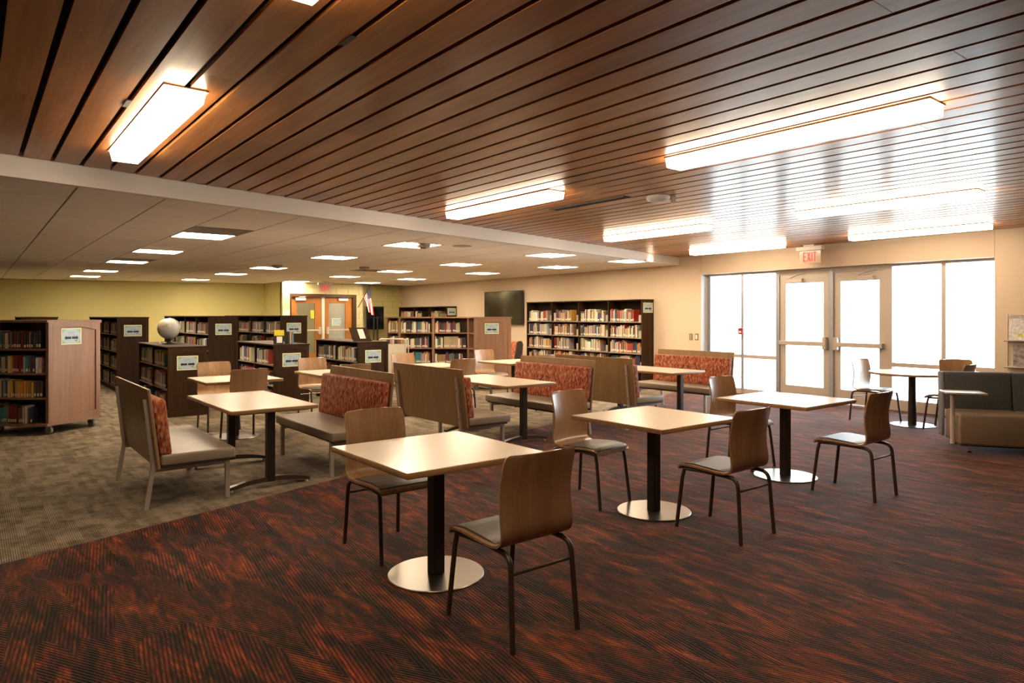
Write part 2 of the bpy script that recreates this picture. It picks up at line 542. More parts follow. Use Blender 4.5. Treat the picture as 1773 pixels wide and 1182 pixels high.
def lathe(bm, prof, seg=32, cx=0.0, cy_=0.0):
    """prof: list of (radius, z)"""
    rings = []
    for r, z in prof:
        if r < 1e-6:
            rings.append([bm.verts.new((cx, cy_, z))])
        else:
            rings.append([bm.verts.new((cx + r * math.cos(2 * PI * k / seg), cy_ + r * math.sin(2 * PI * k / seg), z)) for k in range(seg)])
    for a, b in zip(rings, rings[1:]):
        if len(a) == 1 and len(b) == 1:
            continue
        for k in range(seg):
            k2 = (k + 1) % seg
            if len(a) == 1:
                bm.faces.new((a[0], b[k2], b[k]))
            elif len(b) == 1:
                bm.faces.new((a[k], a[k2], b[0]))
            else:
                bm.faces.new((a[k], a[k2], b[k2], b[k]))

def to_mesh(bm, name, mat, smooth=False):
    bmesh.ops.recalc_face_normals(bm, faces=bm.faces[:])
    me = bpy.data.meshes.new(name)
    bm.to_mesh(me)
    bm.free()
    me.materials.append(M[mat] if isinstance(mat, str) else mat)
    if smooth:
        me.polygons.foreach_set('use_smooth', [True] * len(me.polygons))
        try:
            me.set_sharp_from_angle(angle=math.radians(40))
        except Exception:
            pass
    return me

def obj(name, bm, mat=None, parent=None, loc=(0, 0, 0), rotz=0.0, smooth=False):
    me = bm if isinstance(bm, bpy.types.Mesh) else to_mesh(bm, name, mat, smooth)
    o = bpy.data.objects.new(name, me)
    C.objects.link(o)
    o.location = loc
    o.rotation_euler = (0, 0, rotz)
    if parent is not None:
        o.parent = parent
    return o

def tag(o, label, cat=None, group=None, kind=None):
    if label:
        o['label'] = label
    if cat:
        o['category'] = cat
    if group:
        o['group'] = group
    if kind:
        o['kind'] = kind
    return o

def thing(name, label, cat, loc=(0, 0, 0), rotz=0.0, group=None):
    o = bpy.data.objects.new(name, None)
    C.objects.link(o)
    o.empty_display_size = 0.1
    o.location = loc
    o.rotation_euler = (0, 0, rotz)
    return tag(o, label, cat, group)

def copy_tree(o, parent=None):
    c = o.copy()
    C.objects.link(c)
    c.parent = parent
    for ch in o.children:
        copy_tree(ch, c)
    return c

def dup(root, loc, rotz, label, group=None):
    r = copy_tree(root)
    r.location = loc
    r.rotation_euler = (0, 0, rotz)
    r['label'] = label
    if group:
        r['group'] = group
    return r

def struct(name, bm, mat, label, parent=None, **kw):
    o = obj(name, bm, mat, parent, **kw)
    if parent is None:
        o['kind'] = 'structure'
    if label:
        o['label'] = label
    return o

def bxm(x0, x1, y0, y1, z0, z1, bev=0.0, seg=2):
    bm = nb()
    box(bm, x0, x1, y0, y1, z0, z1)
    if bev:
        bevel(bm, bev, seg)
    return bm

# ================================================================== THE SETTING
ZW, ZD = 2.745, 2.595                                 # plank ceiling, tile ceiling
def beam_y(x): return 6.37 + 0.232 * x
def carpet_y(x): return 5.20 + 0.313 * x
def wall_x(y): return WALL0 + WSL * y
def green_y(x): return 24.70 - 0.20 * x
XL, YB = -7.0, -6.0                                   # left and rear walls, out of view

def slab(pts, z0, z1):
    bm = nb()
    prism(bm, pts, z0, z1)
    return bm

red = struct('floor', slab([(XL, YB), (wall_x(YB) + 0.6, YB), (wall_x(9) + 0.6, carpet_y(wall_x(9) + 0.6)), (XL, carpet_y(XL))], -0.2, 0.0),
             'red_carpet', 'red, orange and black streaked carpet under the square tables')
gry = struct('floor', slab([(XL, carpet_y(XL)), (wall_x(9) + 0.6, carpet_y(wall_x(9) + 0.6)), (13.6, 26.5), (XL, 26.5)], -0.2, 0.0),
             'gray_carpet', 'taupe and grey carpet tiles under the bookcases')

# --- window wall (local frame: x outward, y along the wall)
def wloc(x, y):                                       # room point -> wall frame
    v = Matrix.Rotation(-WROT, 3, 'Z') @ Vector((x - WALL0, y, 0))
    return v.x, v.y
OY0 = wloc(*on_wall(1722))[1]
OY1 = wloc(*on_wall(1214))[1]
OZ = 2.37
WT = 0.34
bm = nb()
for a, b_, c, d in ((-6.5, OY0, 0, 3.0), (OY1, 23.0, 0, 3.0), (OY0, OY1, OZ, 3.0)):
    box(bm, 0, WT, a, b_, c, d)
wall_right = struct('wall_right', bm, 'beige', 'beige painted wall with the glazed entrance', loc=(WALL0, 0, 0), rotz=WROT)
for k, yy in enumerate((OY0, OY1)):
    struct('trim', bxm(-0.002, 0.002, yy - 0.003, yy + 0.003, OZ, ZW), 'tgrid', 'thin vertical wall joint above the window opening', loc=(WALL0, 0, 0), rotz=WROT)
bm = nb()
box(bm, -0.012, 0.0, -6, OY0, 0, 0.1)
box(bm, -0.012, 0.0, OY1, 20, 0, 0.1)
struct('baseboard_right', bm, 'base', 'dark rubber base along the beige wall', loc=(WALL0, 0, 0), rotz=WROT)

# --- green walls and the block bay with the far doors
bm = nb()
prism(bm, [(XL, green_y(XL)), (7.84, green_y(7.84)), (7.84, green_y(7.84) + 0.2), (XL, green_y(XL) + 0.2)], 0, 3.0)
struct('wall_far', bm, 'green', 'olive green far wall behind the dark bookcases')
BY, BX0, BX1, RY = 21.5, 7.74, 10.53, 22.0
struct('wall_bay_side', bxm(BX0, BX0 + 0.12, BY + 0.12, 23.2, 0, 3.0), 'green', 'green return wall beside the far doorway')
bm = nb()
DX0, DX1, DZ = on_y(502, BY), on_y(617, BY), 2.23
for a, b_, c, d in ((BX0, DX0, 0, 3.0), (DX1, BX1, 0, 3.0), (DX0, DX1, DZ, 3.0)):
    box(bm, a, b_, BY + 0.012, BY + 0.2, c, d)
bay = struct('wall_bay', bm, 'mortar', 'painted block wall around the far double doors')
bm = nb()
box(bm, BX1 - 0.12, 12.6, RY + 0.012, RY + 0.2, 0, 3.0)
box(bm, BX1 - 0.2, BX1, BY + 0.2, RY + 0.1, 0, 3.0)
rgw = struct('wall_far_right', bm, 'mortar', 'green painted block wall behind the flag')
def blocks(parent, x0, x1, y, mat, hole=None, z1=2.6):
    row = 0
    z = 0.0
    while z < z1:
        zt = min(z + 0.203, z1)
        x = x0 - (0.203 if row % 2 else 0.0)
        while x < x1:
            a, b_ = max(x, x0), min(x + 0.406, x1)
            segs = [(a, b_, z, zt)]
            if hole and zt > 0 and z < hole[2] - 0.02:
                segs = [(a, min(b_, hole[0]), z, zt), (max(a, hole[1]), b_, z, zt)]
                if zt > hole[2] + 0.02:
                    segs.append((max(a, hole[0]), min(b_, hole[1]), hole[2], zt))
            for (p, q, r, t) in segs:
                if q - p > 0.03 and t - r > 0.03:
                    obj('block', bxm(p + 0.004, q - 0.004, y, y + 0.02, r + 0.004, t - 0.004), mat, parent)
            x += 0.406
        z += 0.203
        row += 1
blocks(bay, BX0, BX1, BY, 'block', (DX0, DX1, DZ))
blocks(rgw, BX1 + 0.002, 12.3, RY, 'green')
struct('wall_left', bxm(XL - 0.2, XL, YB, 26.3, 0, 3.0), 'beige', 'beige side wall out of view')
struct('wall_rear', bxm(XL, 11.5, YB - 0.2, YB, 0, 3.0), 'beige', 'beige rear wall behind the viewer')

# --- fascia between the two ceilings
bm = nb()
x0, x1 = XL, 11.72
prism(bm, [(x0, beam_y(x0)), (x1, beam_y(x1)), (x1, beam_y(x1) + 0.09), (x0, beam_y(x0) + 0.09)], ZD - 0.012, 2.95)
struct('trim', bm, 'fascia', 'pale painted fascia between plank ceiling and tile ceiling')

# --- plank ceiling
XE = 11.75
bm = nb()
prism(bm, [(XL, YB), (XE, YB), (XE, beam_y(XE)), (XL, beam_y(XL))], ZW + 0.05, ZW + 0.25)
ceil = struct('ceiling', bm, 'black', 'stained wooden plank ceiling with dark gaps')
rnd = random.Random(4)
PITCH, GAP = 0.2015, 0.031
pl_cache = {}
def plank_mesh(L):
    key = round(L, 2)
    if key not in pl_cache:
        bm_ = nb()
        box(bm_, -(PITCH - GAP) / 2, (PITCH - GAP) / 2, 0, key - 0.002, 0, 0.022)
        pl_cache[key] = to_mesh(bm_, 'plank', 'plank')
    return pl_cache[key]
k = -12
while True:
    xc = 0.2976 + PITCH * (k + 0.5)
    k += 1
    if xc > 11.68:
        break
    ystart = -1.2 if xc > 0.4 else (1.6 if xc > -0.6 else 4.2)
    need = (xc + 0.1 - WALL0) / WSL
    if need > ystart:
        ystart = need
    yend = beam_y(xc) - 0.02
    y = ystart
    first = True
    while y < yend - 0.02:
        L = 3.66 if not first else rnd.choice([1.2, 1.8, 2.4, 3.0])
        first = False
        L = min(L, yend - y)
        if yend - (y + L) < 0.5:
            L = yend - y
        obj('plank', plank_mesh(L), None, ceil, (xc, y, ZW + rnd.uniform(0, 0.0015)))
        y += L

# --- tile ceiling
def clip(poly, a, b_, c):                             # keep a*x + b*y <= c
    out = []
    for i in range(len(poly)):
        p, q = poly[i], poly[(i + 1) % len(poly)]
        dp, dq = a * p[0] + b_ * p[1] - c, a * q[0] + b_ * q[1] - c
        if dp <= 0:
            out.append(p)
        if dp * dq < 0:
            t = dp / (dp - dq)
            out.append((p[0] + (q[0] - p[0]) * t, p[1] + (q[1] - p[1]) * t))
    return out
TX0, TDX, TY0, TDY = 0.693, 0.702, 7.30, 0.71
bm = nb()
prism(bm, [(XL, beam_y(XL) + 0.09), (12.6, beam_y(12.6) + 0.09), (12.6, 26.4), (XL, 26.4)], ZD + 0.012, ZD + 0.2)
ceil2 = struct('ceiling', bm, 'tbar', 'suspended ceiling of pale square tiles')
ROWS = {0: (2, [9.785, 12.625, 15.465, 19.015, 21.855]), 1: (6, [9.075, 11.915, 15.465, 18.305, 21.855]),
        2: (10, [9.075, 11.915, 14.755, 17.595, 21.145]), 3: (13, [9.075, 11.205, 14.045, 17.595, 20.435])}
cellset, vents = {}, [(2, 9.075), (2, 14.755), (9, 14.755)]
for r_, (kx, ys) in ROWS.items():
    for yv in ys:
        cellset[(kx, round((yv - 0.355 - TY0) / TDY))] = 'L'
for kx, yv in vents:
    cellset[(kx, round((yv - 0.355 - TY0) / TDY))] = 'V'
rest = nb()
tile_mesh = to_mesh(bxm(0.0085, TDX - 0.0085, 0.005, TDY - 0.005, 0, 0.012), 'ceiling_tile', 'tile')
for i in range(-11, 17):
    for j in range(-5, 26):
        if (i, j) in cellset:
            continue
        xa, ya = TX0 + i * TDX, TY0 + j * TDY
        full = [(xa + 0.0085, ya + 0.005), (xa + TDX - 0.0085, ya + 0.005), (xa + TDX - 0.0085, ya + TDY - 0.005), (xa + 0.0085, ya + TDY - 0.005)]
        p = clip(full, 0.232, -1, -6.47)
        p = clip(p, 1, -WSL, WALL0 - 0.004) if len(p) > 2 else p
        p = clip(p, 0.2, 1, 24.69) if len(p) > 2 and xa < BX0 - 0.3 else p
        if len(p) < 3 or (xa > 7.5 and ya > 21.4):
            continue
        near = i >= -2 and j <= 7
        if near and p == full:
            obj('ceiling_tile', tile_mesh, None, ceil2, (xa, ya, ZD))
        elif near:
            bm = nb()
            prism(bm, p, ZD, ZD + 0.012)
            obj('ceiling_tile', bm, 'tile', ceil2)
        else:
            prism(rest, p, ZD, ZD + 0.012)
o = obj('distant_tiles', rest, 'tile', ceil2)
o['kind'] = 'stuff'

# --- entrance glazing in the opening; local wall frame, glass 0.25 m out from the wall face
GD = 0.25
def wy(px):                                           # wall-frame y of a column at the glazing plane
    return wloc(*on_wall(px, GD))[1]
def wz(px, py):
    X, Y = on_wall(px, GD)
    return z_at(py, X, Y)
WL = (WALL0, 0, 0)
def wbox(y0, y1, z0, z1, d0=GD - 0.05, d1=GD + 0.06, bev=0.0):
    return bxm(d0, d1, min(y0, y1), max(y0, y1), z0, z1, bev)
def wthing(name, label, kind='structure'):
    o_ = bpy.data.objects.new(name, None)
    C.objects.link(o_)
    o_.location = WL
    o_.rotation_euler = (0, 0, WROT)
    o_['label'] = label
    o_['kind'] = kind
    return o_
yA, yB, yC, yD = OY1, wy(1288), wy(1349), wy(1352)
yE, yF = wy(1442), wy(1542)                           # centre post, right jamb post
yG, yH = wy(1636), OY0
HEAD = 2.33
win1 = wthing('window_1', 'tall two-bay side window left of the glass doors')
for y0, y1 in ((yA - 0.005, yA - 0.075), (yB + 0.03, yB - 0.03), (yC + 0.035, yC - 0.035)):
    obj('mullion', wbox(y0, y1, 0, OZ), 'alum_g', win1)
for y0, y1 in ((yA - 0.075, yB + 0.03), (yB - 0.03, yC + 0.035)):
    obj('head_rail', wbox(y0, y1, HEAD, OZ), 'alum', win1)
    obj('transom', wbox(y0, y1, 0.70, 0.765), 'alum', win1)
    obj('sill_rail', wbox(y0, y1, 0.0, 0.10), 'alum', win1)
    obj('pane', wbox(y0, y1, 0.765, HEAD, GD, GD + 0.008), 'glass', win1)
    obj('pane', wbox(y0, y1, 0.10, 0.70, GD, GD + 0.008), 'glass', win1)
win2 = wthing('window_2', 'tall two-bay side window right of the glass doors')
for y0, y1 in ((yF + 0.045, yF - 0.045), (yG + 0.03, yG - 0.03), (yH + 0.07, yH + 0.005)):
    obj('mullion', wbox(y0, y1, 0, OZ), 'alum', win2)
for n_, (y0, y1) in enumerate(((yF - 0.045, yG + 0.03), (yG - 0.03, yH + 0.07))):
    obj('head_rail', wbox(y0, y1, HEAD, OZ), 'alum', win2)
    obj('transom', wbox(y0, y1, 0.70, 0.765), 'alum', win2)
    obj('sill_rail', wbox(y0, y1, 0.0, 0.17), 'alum', win2)
    obj('pane', wbox(y0, y1, 0.765, HEAD, GD, GD + 0.008), 'glass', win2)
    obj('pane', wbox(y0, y1, 0.17, 0.70, GD, GD + 0.008), 'glass', win2)
def glass_door(name, label, y_hi, y_lo, latch_low):
    d = wthing(name, label)
    st = 0.115
    obj('stile', wbox(y_hi, y_hi - st, 0.02, 2.279, GD - 0.03, GD + 0.03), 'alum', d)
    obj('stile', wbox(y_lo, y_lo + st, 0.02, 2.279, GD - 0.03, GD + 0.03), 'alum', d)
    obj('top_rail', wbox(y_hi - st, y_lo + st, 2.12, 2.279, GD - 0.03, GD + 0.03), 'alum', d)
    obj('bottom_rail', wbox(y_hi - st, y_lo + st, 0.02, 0.25, GD - 0.03, GD + 0.03), 'alum', d)
    obj('pane', wbox(y_hi - st, y_lo + st, 0.25, 2.12, GD - 0.004, GD + 0.004), 'glass', d)
    pb = obj('push_bar', wbox(y_hi - 0.03, y_lo + 0.03, 0.99, 1.065, GD - 0.125, GD - 0.07, 0.008), 'alum', d)
    yl = y_lo + 0.06 if latch_low else y_hi - 0.06
    obj('latch_case', wbox(yl - 0.035, yl + 0.035, 0.93, 1.15, GD - 0.12, GD - 0.03, 0.01), 'alum', pb)
    yo = y_hi - 0.06 if latch_low else y_lo + 0.06
    obj('hinge_bracket', wbox(yo - 0.03, yo + 0.03, 0.985, 1.07, GD - 0.12, GD - 0.03, 0.006), 'alum_g', pb)
    yc = y_hi - 0.33 if latch_low else y_lo + 0.33
    cl = obj('closer', wbox(yc - 0.14, yc + 0.14, 2.13, 2.20, GD - 0.10, GD - 0.03, 0.006), 'alum', d)
    bm_ = nb()
    tube(bm_, [(GD - 0.07, yc + 0.11, 2.21), (GD - 0.17, yc - 0.05, 2.24), (GD - 0.03, yc - 0.2, 2.30)], 0.008, 6)
    obj('closer_arm', bm_, 'alum_g', cl)
    return d
glass_door('door_1', 'left glazed entrance door with push bar', yC - 0.04, yE + 0.04, True)
glass_door('door_2', 'right glazed entrance door with push bar', yE - 0.04, yF + 0.05, False)
bm = nb()
box(bm, GD - 0.06, GD + 0.06, yE - 0.036, yE + 0.036, 0, OZ)
struct('trim', bm, 'alum_g', 'grey metal post between the glass doors', loc=WL, rotz=WROT)
struct('trim', wbox(yC - 0.035, yF + 0.045, 2.28, OZ), 'alum', 'metal head rail above the glass doors', loc=WL, rotz=WROT)
bm = nb()                                            # white painted reveal of the opening
box(bm, 0.0, WT, OY1 - 0.004, OY1 + 0.001, 0, OZ)
box(bm, 0.0, WT, OY0, OY1, OZ - 0.004, OZ + 0.001)
struct('trim', bm, 'white', 'white painted reveal around the window opening', loc=WL, rotz=WROT)

# --- outdoors in front of the entrance
struct('ground', slab([(11.0, -30), (70, -30), (70, 60), (13.5, 60)], -0.35, -0.03), 'concrete', 'pale sunlit concrete outside the entrance')
t = thing('building', 'pale blue building seen through the left side window', 'building', (24.0, 17.6, -0.03), WROT)
obj('wall', bxm(0, 6, -4, 3.2, 0, 5.0), 'white', t)
for zz in (0.9, 2.7):
    obj('window', bxm(-0.03, 0.02, -2.1, -0.2, zz, zz + 1.3), 'paleblue', t)
t = thing('canopy_post', 'slim pale post outside the left side window', 'post', (15.2, 9.75, -0.03))
obj('shaft', bxm(-0.06, 0.06, -0.06, 0.06, 0, 3.2, 0.01), 'fascia', t)
obj('foot', bxm(-0.12, 0.12, -0.12, 0.12, 0, 0.04), 'alum_g', t)

# --- far double doors in the block bay
def far_door(name, label, x0, x1, gx0, gx1, latch_right):
    d = wthing(name, label)
    d.location = (0, 0, 0)
    d.rotation_euler = (0, 0, 0)
    ys = BY + 0.09
    obj('stile', bxm(x0, gx0, ys, ys + 0.045, 0.01, 2.14), 'doorwood', d)
    obj('stile', bxm(gx1, x1, ys, ys + 0.045, 0.01, 2.14), 'doorwood', d)
    obj('top_rail', bxm(gx0, gx1, ys, ys + 0.045, 1.93, 2.14), 'doorwood', d)
    obj('bottom_rail', bxm(gx0, gx1, ys, ys + 0.045, 0.01, 0.3), 'doorwood', d)
    obj('pane', bxm(gx0, gx1, ys + 0.018, ys + 0.026, 0.3, 1.93), 'glass', d)
    pb = obj('push_bar', bxm(x0 + 0.05, x1 - 0.05, ys - 0.1, ys - 0.06, 1.02, 1.07, 0.008), 'alum', d)
    xl = x1 - 0.09 if latch_right else x0 + 0.09
    obj('latch_case', bxm(xl - 0.035, xl + 0.035, ys - 0.11, ys, 0.92, 1.15), 'alum', pb)
    xc_ = x0 + 0.32 if latch_right else x1 - 0.32
    cl = obj('closer', bxm(xc_ - 0.17, xc_ + 0.17, ys - 0.07, ys, 2.02, 2.10, 0.006), 'white', d)
    bm_ = nb()
    tube(bm_, [(xc_ - 0.1, ys - 0.07, 2.12), (xc_ + 0.1, ys - 0.16, 2.13), (xc_ + 0.26, ys - 0.02, 2.16)], 0.009, 6)
    obj('closer_arm', bm_, 'alum_g', cl)
mx_ = on_y(561, BY)
far_door('door_3', 'left orange wooden far door with glass panel', DX0 + 0.05, mx_ - 0.05, on_y(515.5, BY), on_y(547, BY), True)
far_door('door_4', 'right orange wooden far door with glass panel', mx_ + 0.05, DX1 - 0.13, on_y(571, BY), on_y(600, BY), False)
bm = nb()
box(bm, DX0, DX0 + 0.05, BY - 0.012, BY + 0.2, 0, DZ)
box(bm, DX1 - 0.13, DX1, BY - 0.012, BY + 0.2, 0, DZ)  # extra width in the dark frame colour stands in for deep shadow
box(bm, DX0 + 0.05, DX1 - 0.13, BY - 0.012, BY + 0.2, 2.14, DZ)
struct('trim', bm, 'frame_shadow', 'dark metal frame around the far double doors, right side widened as painted shadow')
struct('trim', bxm(mx_ - 0.045, mx_ + 0.045, BY + 0.05, BY + 0.16, 0, 2.14), 'fascia', 'pale removable post between the far doors')
bm = nb()
box(bm, BX0 - 0.5, BX1 - 0.3, 24.4, 24.55, 0, 2.8)
box(bm, BX1 - 0.35, BX1 - 0.25, BY + 0.25, 24.4, 0, 2.8)
corr = struct('wall_corridor', bm, 'cream', 'cream block corridor wall seen through the far doors')
struct('ceiling', bxm(BX0 - 0.5, BX1 - 0.25, BY + 0.25, 24.5, 2.6, 2.7), 'cream', 'corridor ceiling behind the far doors')

# ================================================================== LIGHT FITTINGS
def linear_light(x0, x1, y0, y1, label):
    t = thing('linear_ceiling_light', label, 'light', ((x0 + x1) / 2, y0, ZW), 0, 'linear lights on the plank ceiling')
    hw, L = (x1 - x0) / 2, y1 - y0
    obj('housing', bxm(-hw - 0.012, hw + 0.012, 0, L, -0.008, -0.0005), 'alum', t)
    bm_ = nb()
    prism_y(bm_, [(-hw, -0.008), (-hw * 0.84, -0.076), (hw * 0.84, -0.076), (hw, -0.008)], 0.006, L - 0.006)
    obj('lens', bm_, 'lens', t)
    return t
linear_light(0.80, 1.00, 3.92, 5.78, 'long glowing light box at far left of plank ceiling')
linear_light(0.80, 1.00, 0.57, 2.43, 'long glowing light box cut off by the top edge')
linear_light(4.19, 4.39, 1.53, 3.39, 'largest long glowing light box at upper right')
linear_light(4.36, 4.56, 4.92, 6.76, 'long glowing light box beside the black slot vent')
linear_light(7.60, 7.80, 5.5, 7.34, 'long glowing light box behind the ceiling detector')
linear_light(7.54, 7.74, 2.35, 4.19, 'long glowing light box in the ceiling glare above right window')
linear_light(10.58, 10.78, 6.15, 7.99, 'long glowing light box close to wall left of exit sign')
linear_light(10.40, 10.60, 3.12, 4.94, 'long glowing light box close to wall right of exit sign')

ORD = ['first', 'second', 'third', 'fourth', 'fifth', 'sixth', 'seventh', 'eighth', 'ninth', 'tenth', 'eleventh', 'twelfth',
       'thirteenth', 'fourteenth', 'fifteenth', 'sixteenth', 'seventeenth', 'eighteenth', 'nineteenth', 'twentieth'] + \
      ['%d%s' % (q, {1: 'st', 2: 'nd', 3: 'rd'}.get(q % 10, 'th')) for q in range(21, 70)]
RN = ['leftmost row', 'second row from left', 'third row from left', 'row beside the beige wall']
proto = None
def troffer(x, y, label):
    t = thing('recessed_ceiling_light', label, 'light', (x, y, ZD), 0, 'square lights in the tile ceiling')
    bm_ = nb()
    h = 0.345
    for a in ((-h, h, -h, -h + 0.02), (-h, h, h - 0.02, h), (-h, -h + 0.02, -h + 0.02, h - 0.02), (h - 0.02, h, -h + 0.02, h - 0.02)):
        box(bm_, *a, -0.002, 0.010)
    obj('frame', bm_, 'tgrid', t)
    obj('lens', bxm(-0.325, 0.325, -0.325, 0.325, 0.002, 0.008), 'tlens', t)
    return t
for r_, (kx, ys) in ROWS.items():
    for n_, yv in enumerate(ys):
        xx = TX0 + (kx + 0.5) * TDX
        lab = 'square recessed light, %s from the fascia, %s' % (ORD[n_], RN[r_])
        if proto is None:
            proto = troffer(xx, yv, lab)
        else:
            dup(proto, (xx, yv, ZD), 0, lab)
for n_, (kx, yv) in enumerate(vents):
    t = thing('air_vent', ['grey ceiling vent in front of the nearest left square light', 'grey ceiling vent further along the leftmost light row', 'grey ceiling vent in the middle of the tile ceiling'][n_], 'vent', (TX0 + (kx + 0.5) * TDX, yv, ZD))
    bm_ = nb()
    h = 0.345
    for a in ((-h, h, -h, -h + 0.03), (-h, h, h - 0.03, h), (-h, -h + 0.03, -h + 0.03, h - 0.03), (h - 0.03, h, -h + 0.03, h - 0.03)):
        box(bm_, *a, -0.003, 0.010)
    obj('frame', bm_, 'tgrid', t)
    obj('core', bxm(-0.31, 0.31, -0.31, 0.31, 0.008, 0.011), 'grille', t)
    for q in range(7):
        obj('louver', bxm(-0.31, 0.31, -0.29 + q * 0.09, -0.255 + q * 0.09, -0.002, 0.008), 'tgrid', t)
# unseen lamp added to brighten the corridor behind the far doors
t = thing('added_corridor_light', 'added unseen light brightening the corridor behind the far doors', 'light', (9.1, 22.9, 2.6))
obj('housing', bxm(-0.62, 0.62, -0.2, 0.2, -0.03, -0.001), 'white', t)
obj('lens', bxm(-0.58, 0.58, -0.17, 0.17, -0.05, -0.03), 'clens', t)

# --- daylight portal in the glazed opening
ld = bpy.data.lights.new('window_portal', 'AREA')
ld.shape = 'RECTANGLE'
ld.size = OY1 - OY0
ld.size_y = OZ
ld.cycles.is_portal = True
lo = bpy.data.objects.new('window_portal', ld)
C.objects.link(lo)
pv = Matrix.Rotation(WROT, 3, 'Z') @ Vector((GD + 0.12, (OY0 + OY1) / 2, 0))
lo.location = (WALL0 + pv.x, pv.y, OZ / 2)
lo.rotation_euler = (PI / 2, 0, WROT + PI / 2)

# --- things on the ceilings
t = thing('ceiling_speaker', 'round white detector on plank ceiling beside slot vent', 'detector', (5.5, 4.54, ZW))
bm = nb()
lathe(bm, [(0, -0.055), (0.07, -0.055), (0.105, -0.042), (0.118, -0.02), (0.118, -0.0005), (0, -0.0005)], 28)
obj('body', bm, 'white', t, smooth=True)
obj('bracket', bxm(0.125, 0.165, -0.1, -0.06, -0.07, -0.0005, 0.004), 'acrylic', t)
t = thing('slot_vent', 'long black slot vent between ceiling planks', 'vent', (5.235, 4.72, ZW))
obj('slot', bxm(-0.045, 0.045, 0, 1.13, -0.006, -0.0005), 'black', t)
obj('flange', bxm(0.045, 0.055, 0, 1.13, -0.012, -0.0005), 'bronze', t)
obj('flange', bxm(-0.055, -0.045, 0, 1.13, -0.012, -0.0005), 'bronze', t)
t = thing('ceiling_clip', 'small black clip in plank gap near the leftmost light box', 'clip', (0.7, 4.35, ZW))
obj('plate', bxm(-0.014, 0.014, 0, 0.15, -0.006, -0.0005), 'blackp', t)
t = thing('ceiling_clip', 'small black clip in plank gap at the top left', 'clip', (1.30, 2.75, ZW))
obj('plate', bxm(-0.014, 0.014, 0, 0.12, -0.006, -0.0005), 'blackp', t)
t = thing('ceiling_speaker', 'round flat speaker grille in the tile ceiling near the fascia', 'speaker', (5.89, 8.66, ZD))
bm = nb()
lathe(bm, [(0, -0.008), (0.13, -0.008), (0.15, -0.003), (0.15, -0.0003), (0, -0.0003)], 28)
obj('grille', bm, 'tgrid', t, smooth=True)
for lab, (px, py) in (('small grey projector under the tile ceiling light', (480, 459)), ('small dark sensor on the tile ceiling', (631, 462)), ('small dark sensor beside the bright ceiling light', (733, 422))):
    Z = FPX * (ZD - CH) / (YHP - py)
    rx, ry = ratio(px)
    t = thing('ceiling_sensor', lab, 'sensor', (rx * Z, ry * Z, ZD))
    bm = nb()
    lathe(bm, [(0, -0.06), (0.08, -0.06), (0.11, -0.03), (0.11, -0.0003), (0, -0.0003)], 16)
    obj('body', bm, 'grille', t, smooth=True)
    bm = nb()
    lathe(bm, [(0, -0.072), (0.04, -0.07), (0.045, -0.06), (0, -0.06)], 12)
    obj('lens', bm, 'blackp', t, smooth=True)

def exit_letters():
    """block letters E X I T, 1 unit high, in the XZ plane"""
    bm_ = nb()
    w_ = 0.13
    for a in ((0, w_, 0, 1), (w_, 0.42, 0, w_), (w_, 0.36, 0.44, 0.44 + w_), (w_, 0.42, 1 - w_, 1)):
        box(bm_, a[0], a[1], -0.01, 0.01, a[2], a[3])
    prism_y(bm_, [(0.52, 0), (0.66, 0), (1.02, 1), (0.88, 1)], -0.01, 0.01)
    prism_y(bm_, [(0.88, 0), (1.02, 0), (0.66, 1), (0.52, 1)], -0.012, 0.012)
    box(bm_, 1.14, 1.14 + w_, -0.01, 0.01, 0, 1)
    box(bm_, 1.40, 1.84, -0.01, 0.01, 1 - w_, 1)
    box(bm_, 1.555, 1.685, -0.01, 0.01, 0, 1 - w_)
    return to_mesh(bm_, 'letters', 'exitred')
EXITM = exit_letters()
def exit_sign(x, y, z, rotz, label):
    """sign faces local -Y"""
    t = thing('exit_sign', label, 'exit sign', (x, y, z), rotz)
    obj('canopy', bxm(-0.10, 0.10, -0.05, 0.05, -0.03, -0.0005, 0.004), 'fascia', t)
    obj('housing', bxm(-0.235, 0.235, -0.05, 0.05, -0.105, -0.03, 0.012), 'fascia', t)
    pn = obj('panel', bxm(-0.195, 0.195, -0.004, 0.004, -0.315, -0.105), 'exitclear', t)
    l = obj('letters', EXITM, None, pn, (-0.125, -0.006, -0.29))
    l.scale = (0.132, 0.15, 0.165)
    return t
exit_sign(11.28, 6.0, ZW, -PI / 2 + WROT, 'red EXIT sign hanging above the glass doors')
exit_sign(on_y(563, 20.6), 20.6, ZD, 0.0, 'red EXIT sign hanging above the orange far doors')

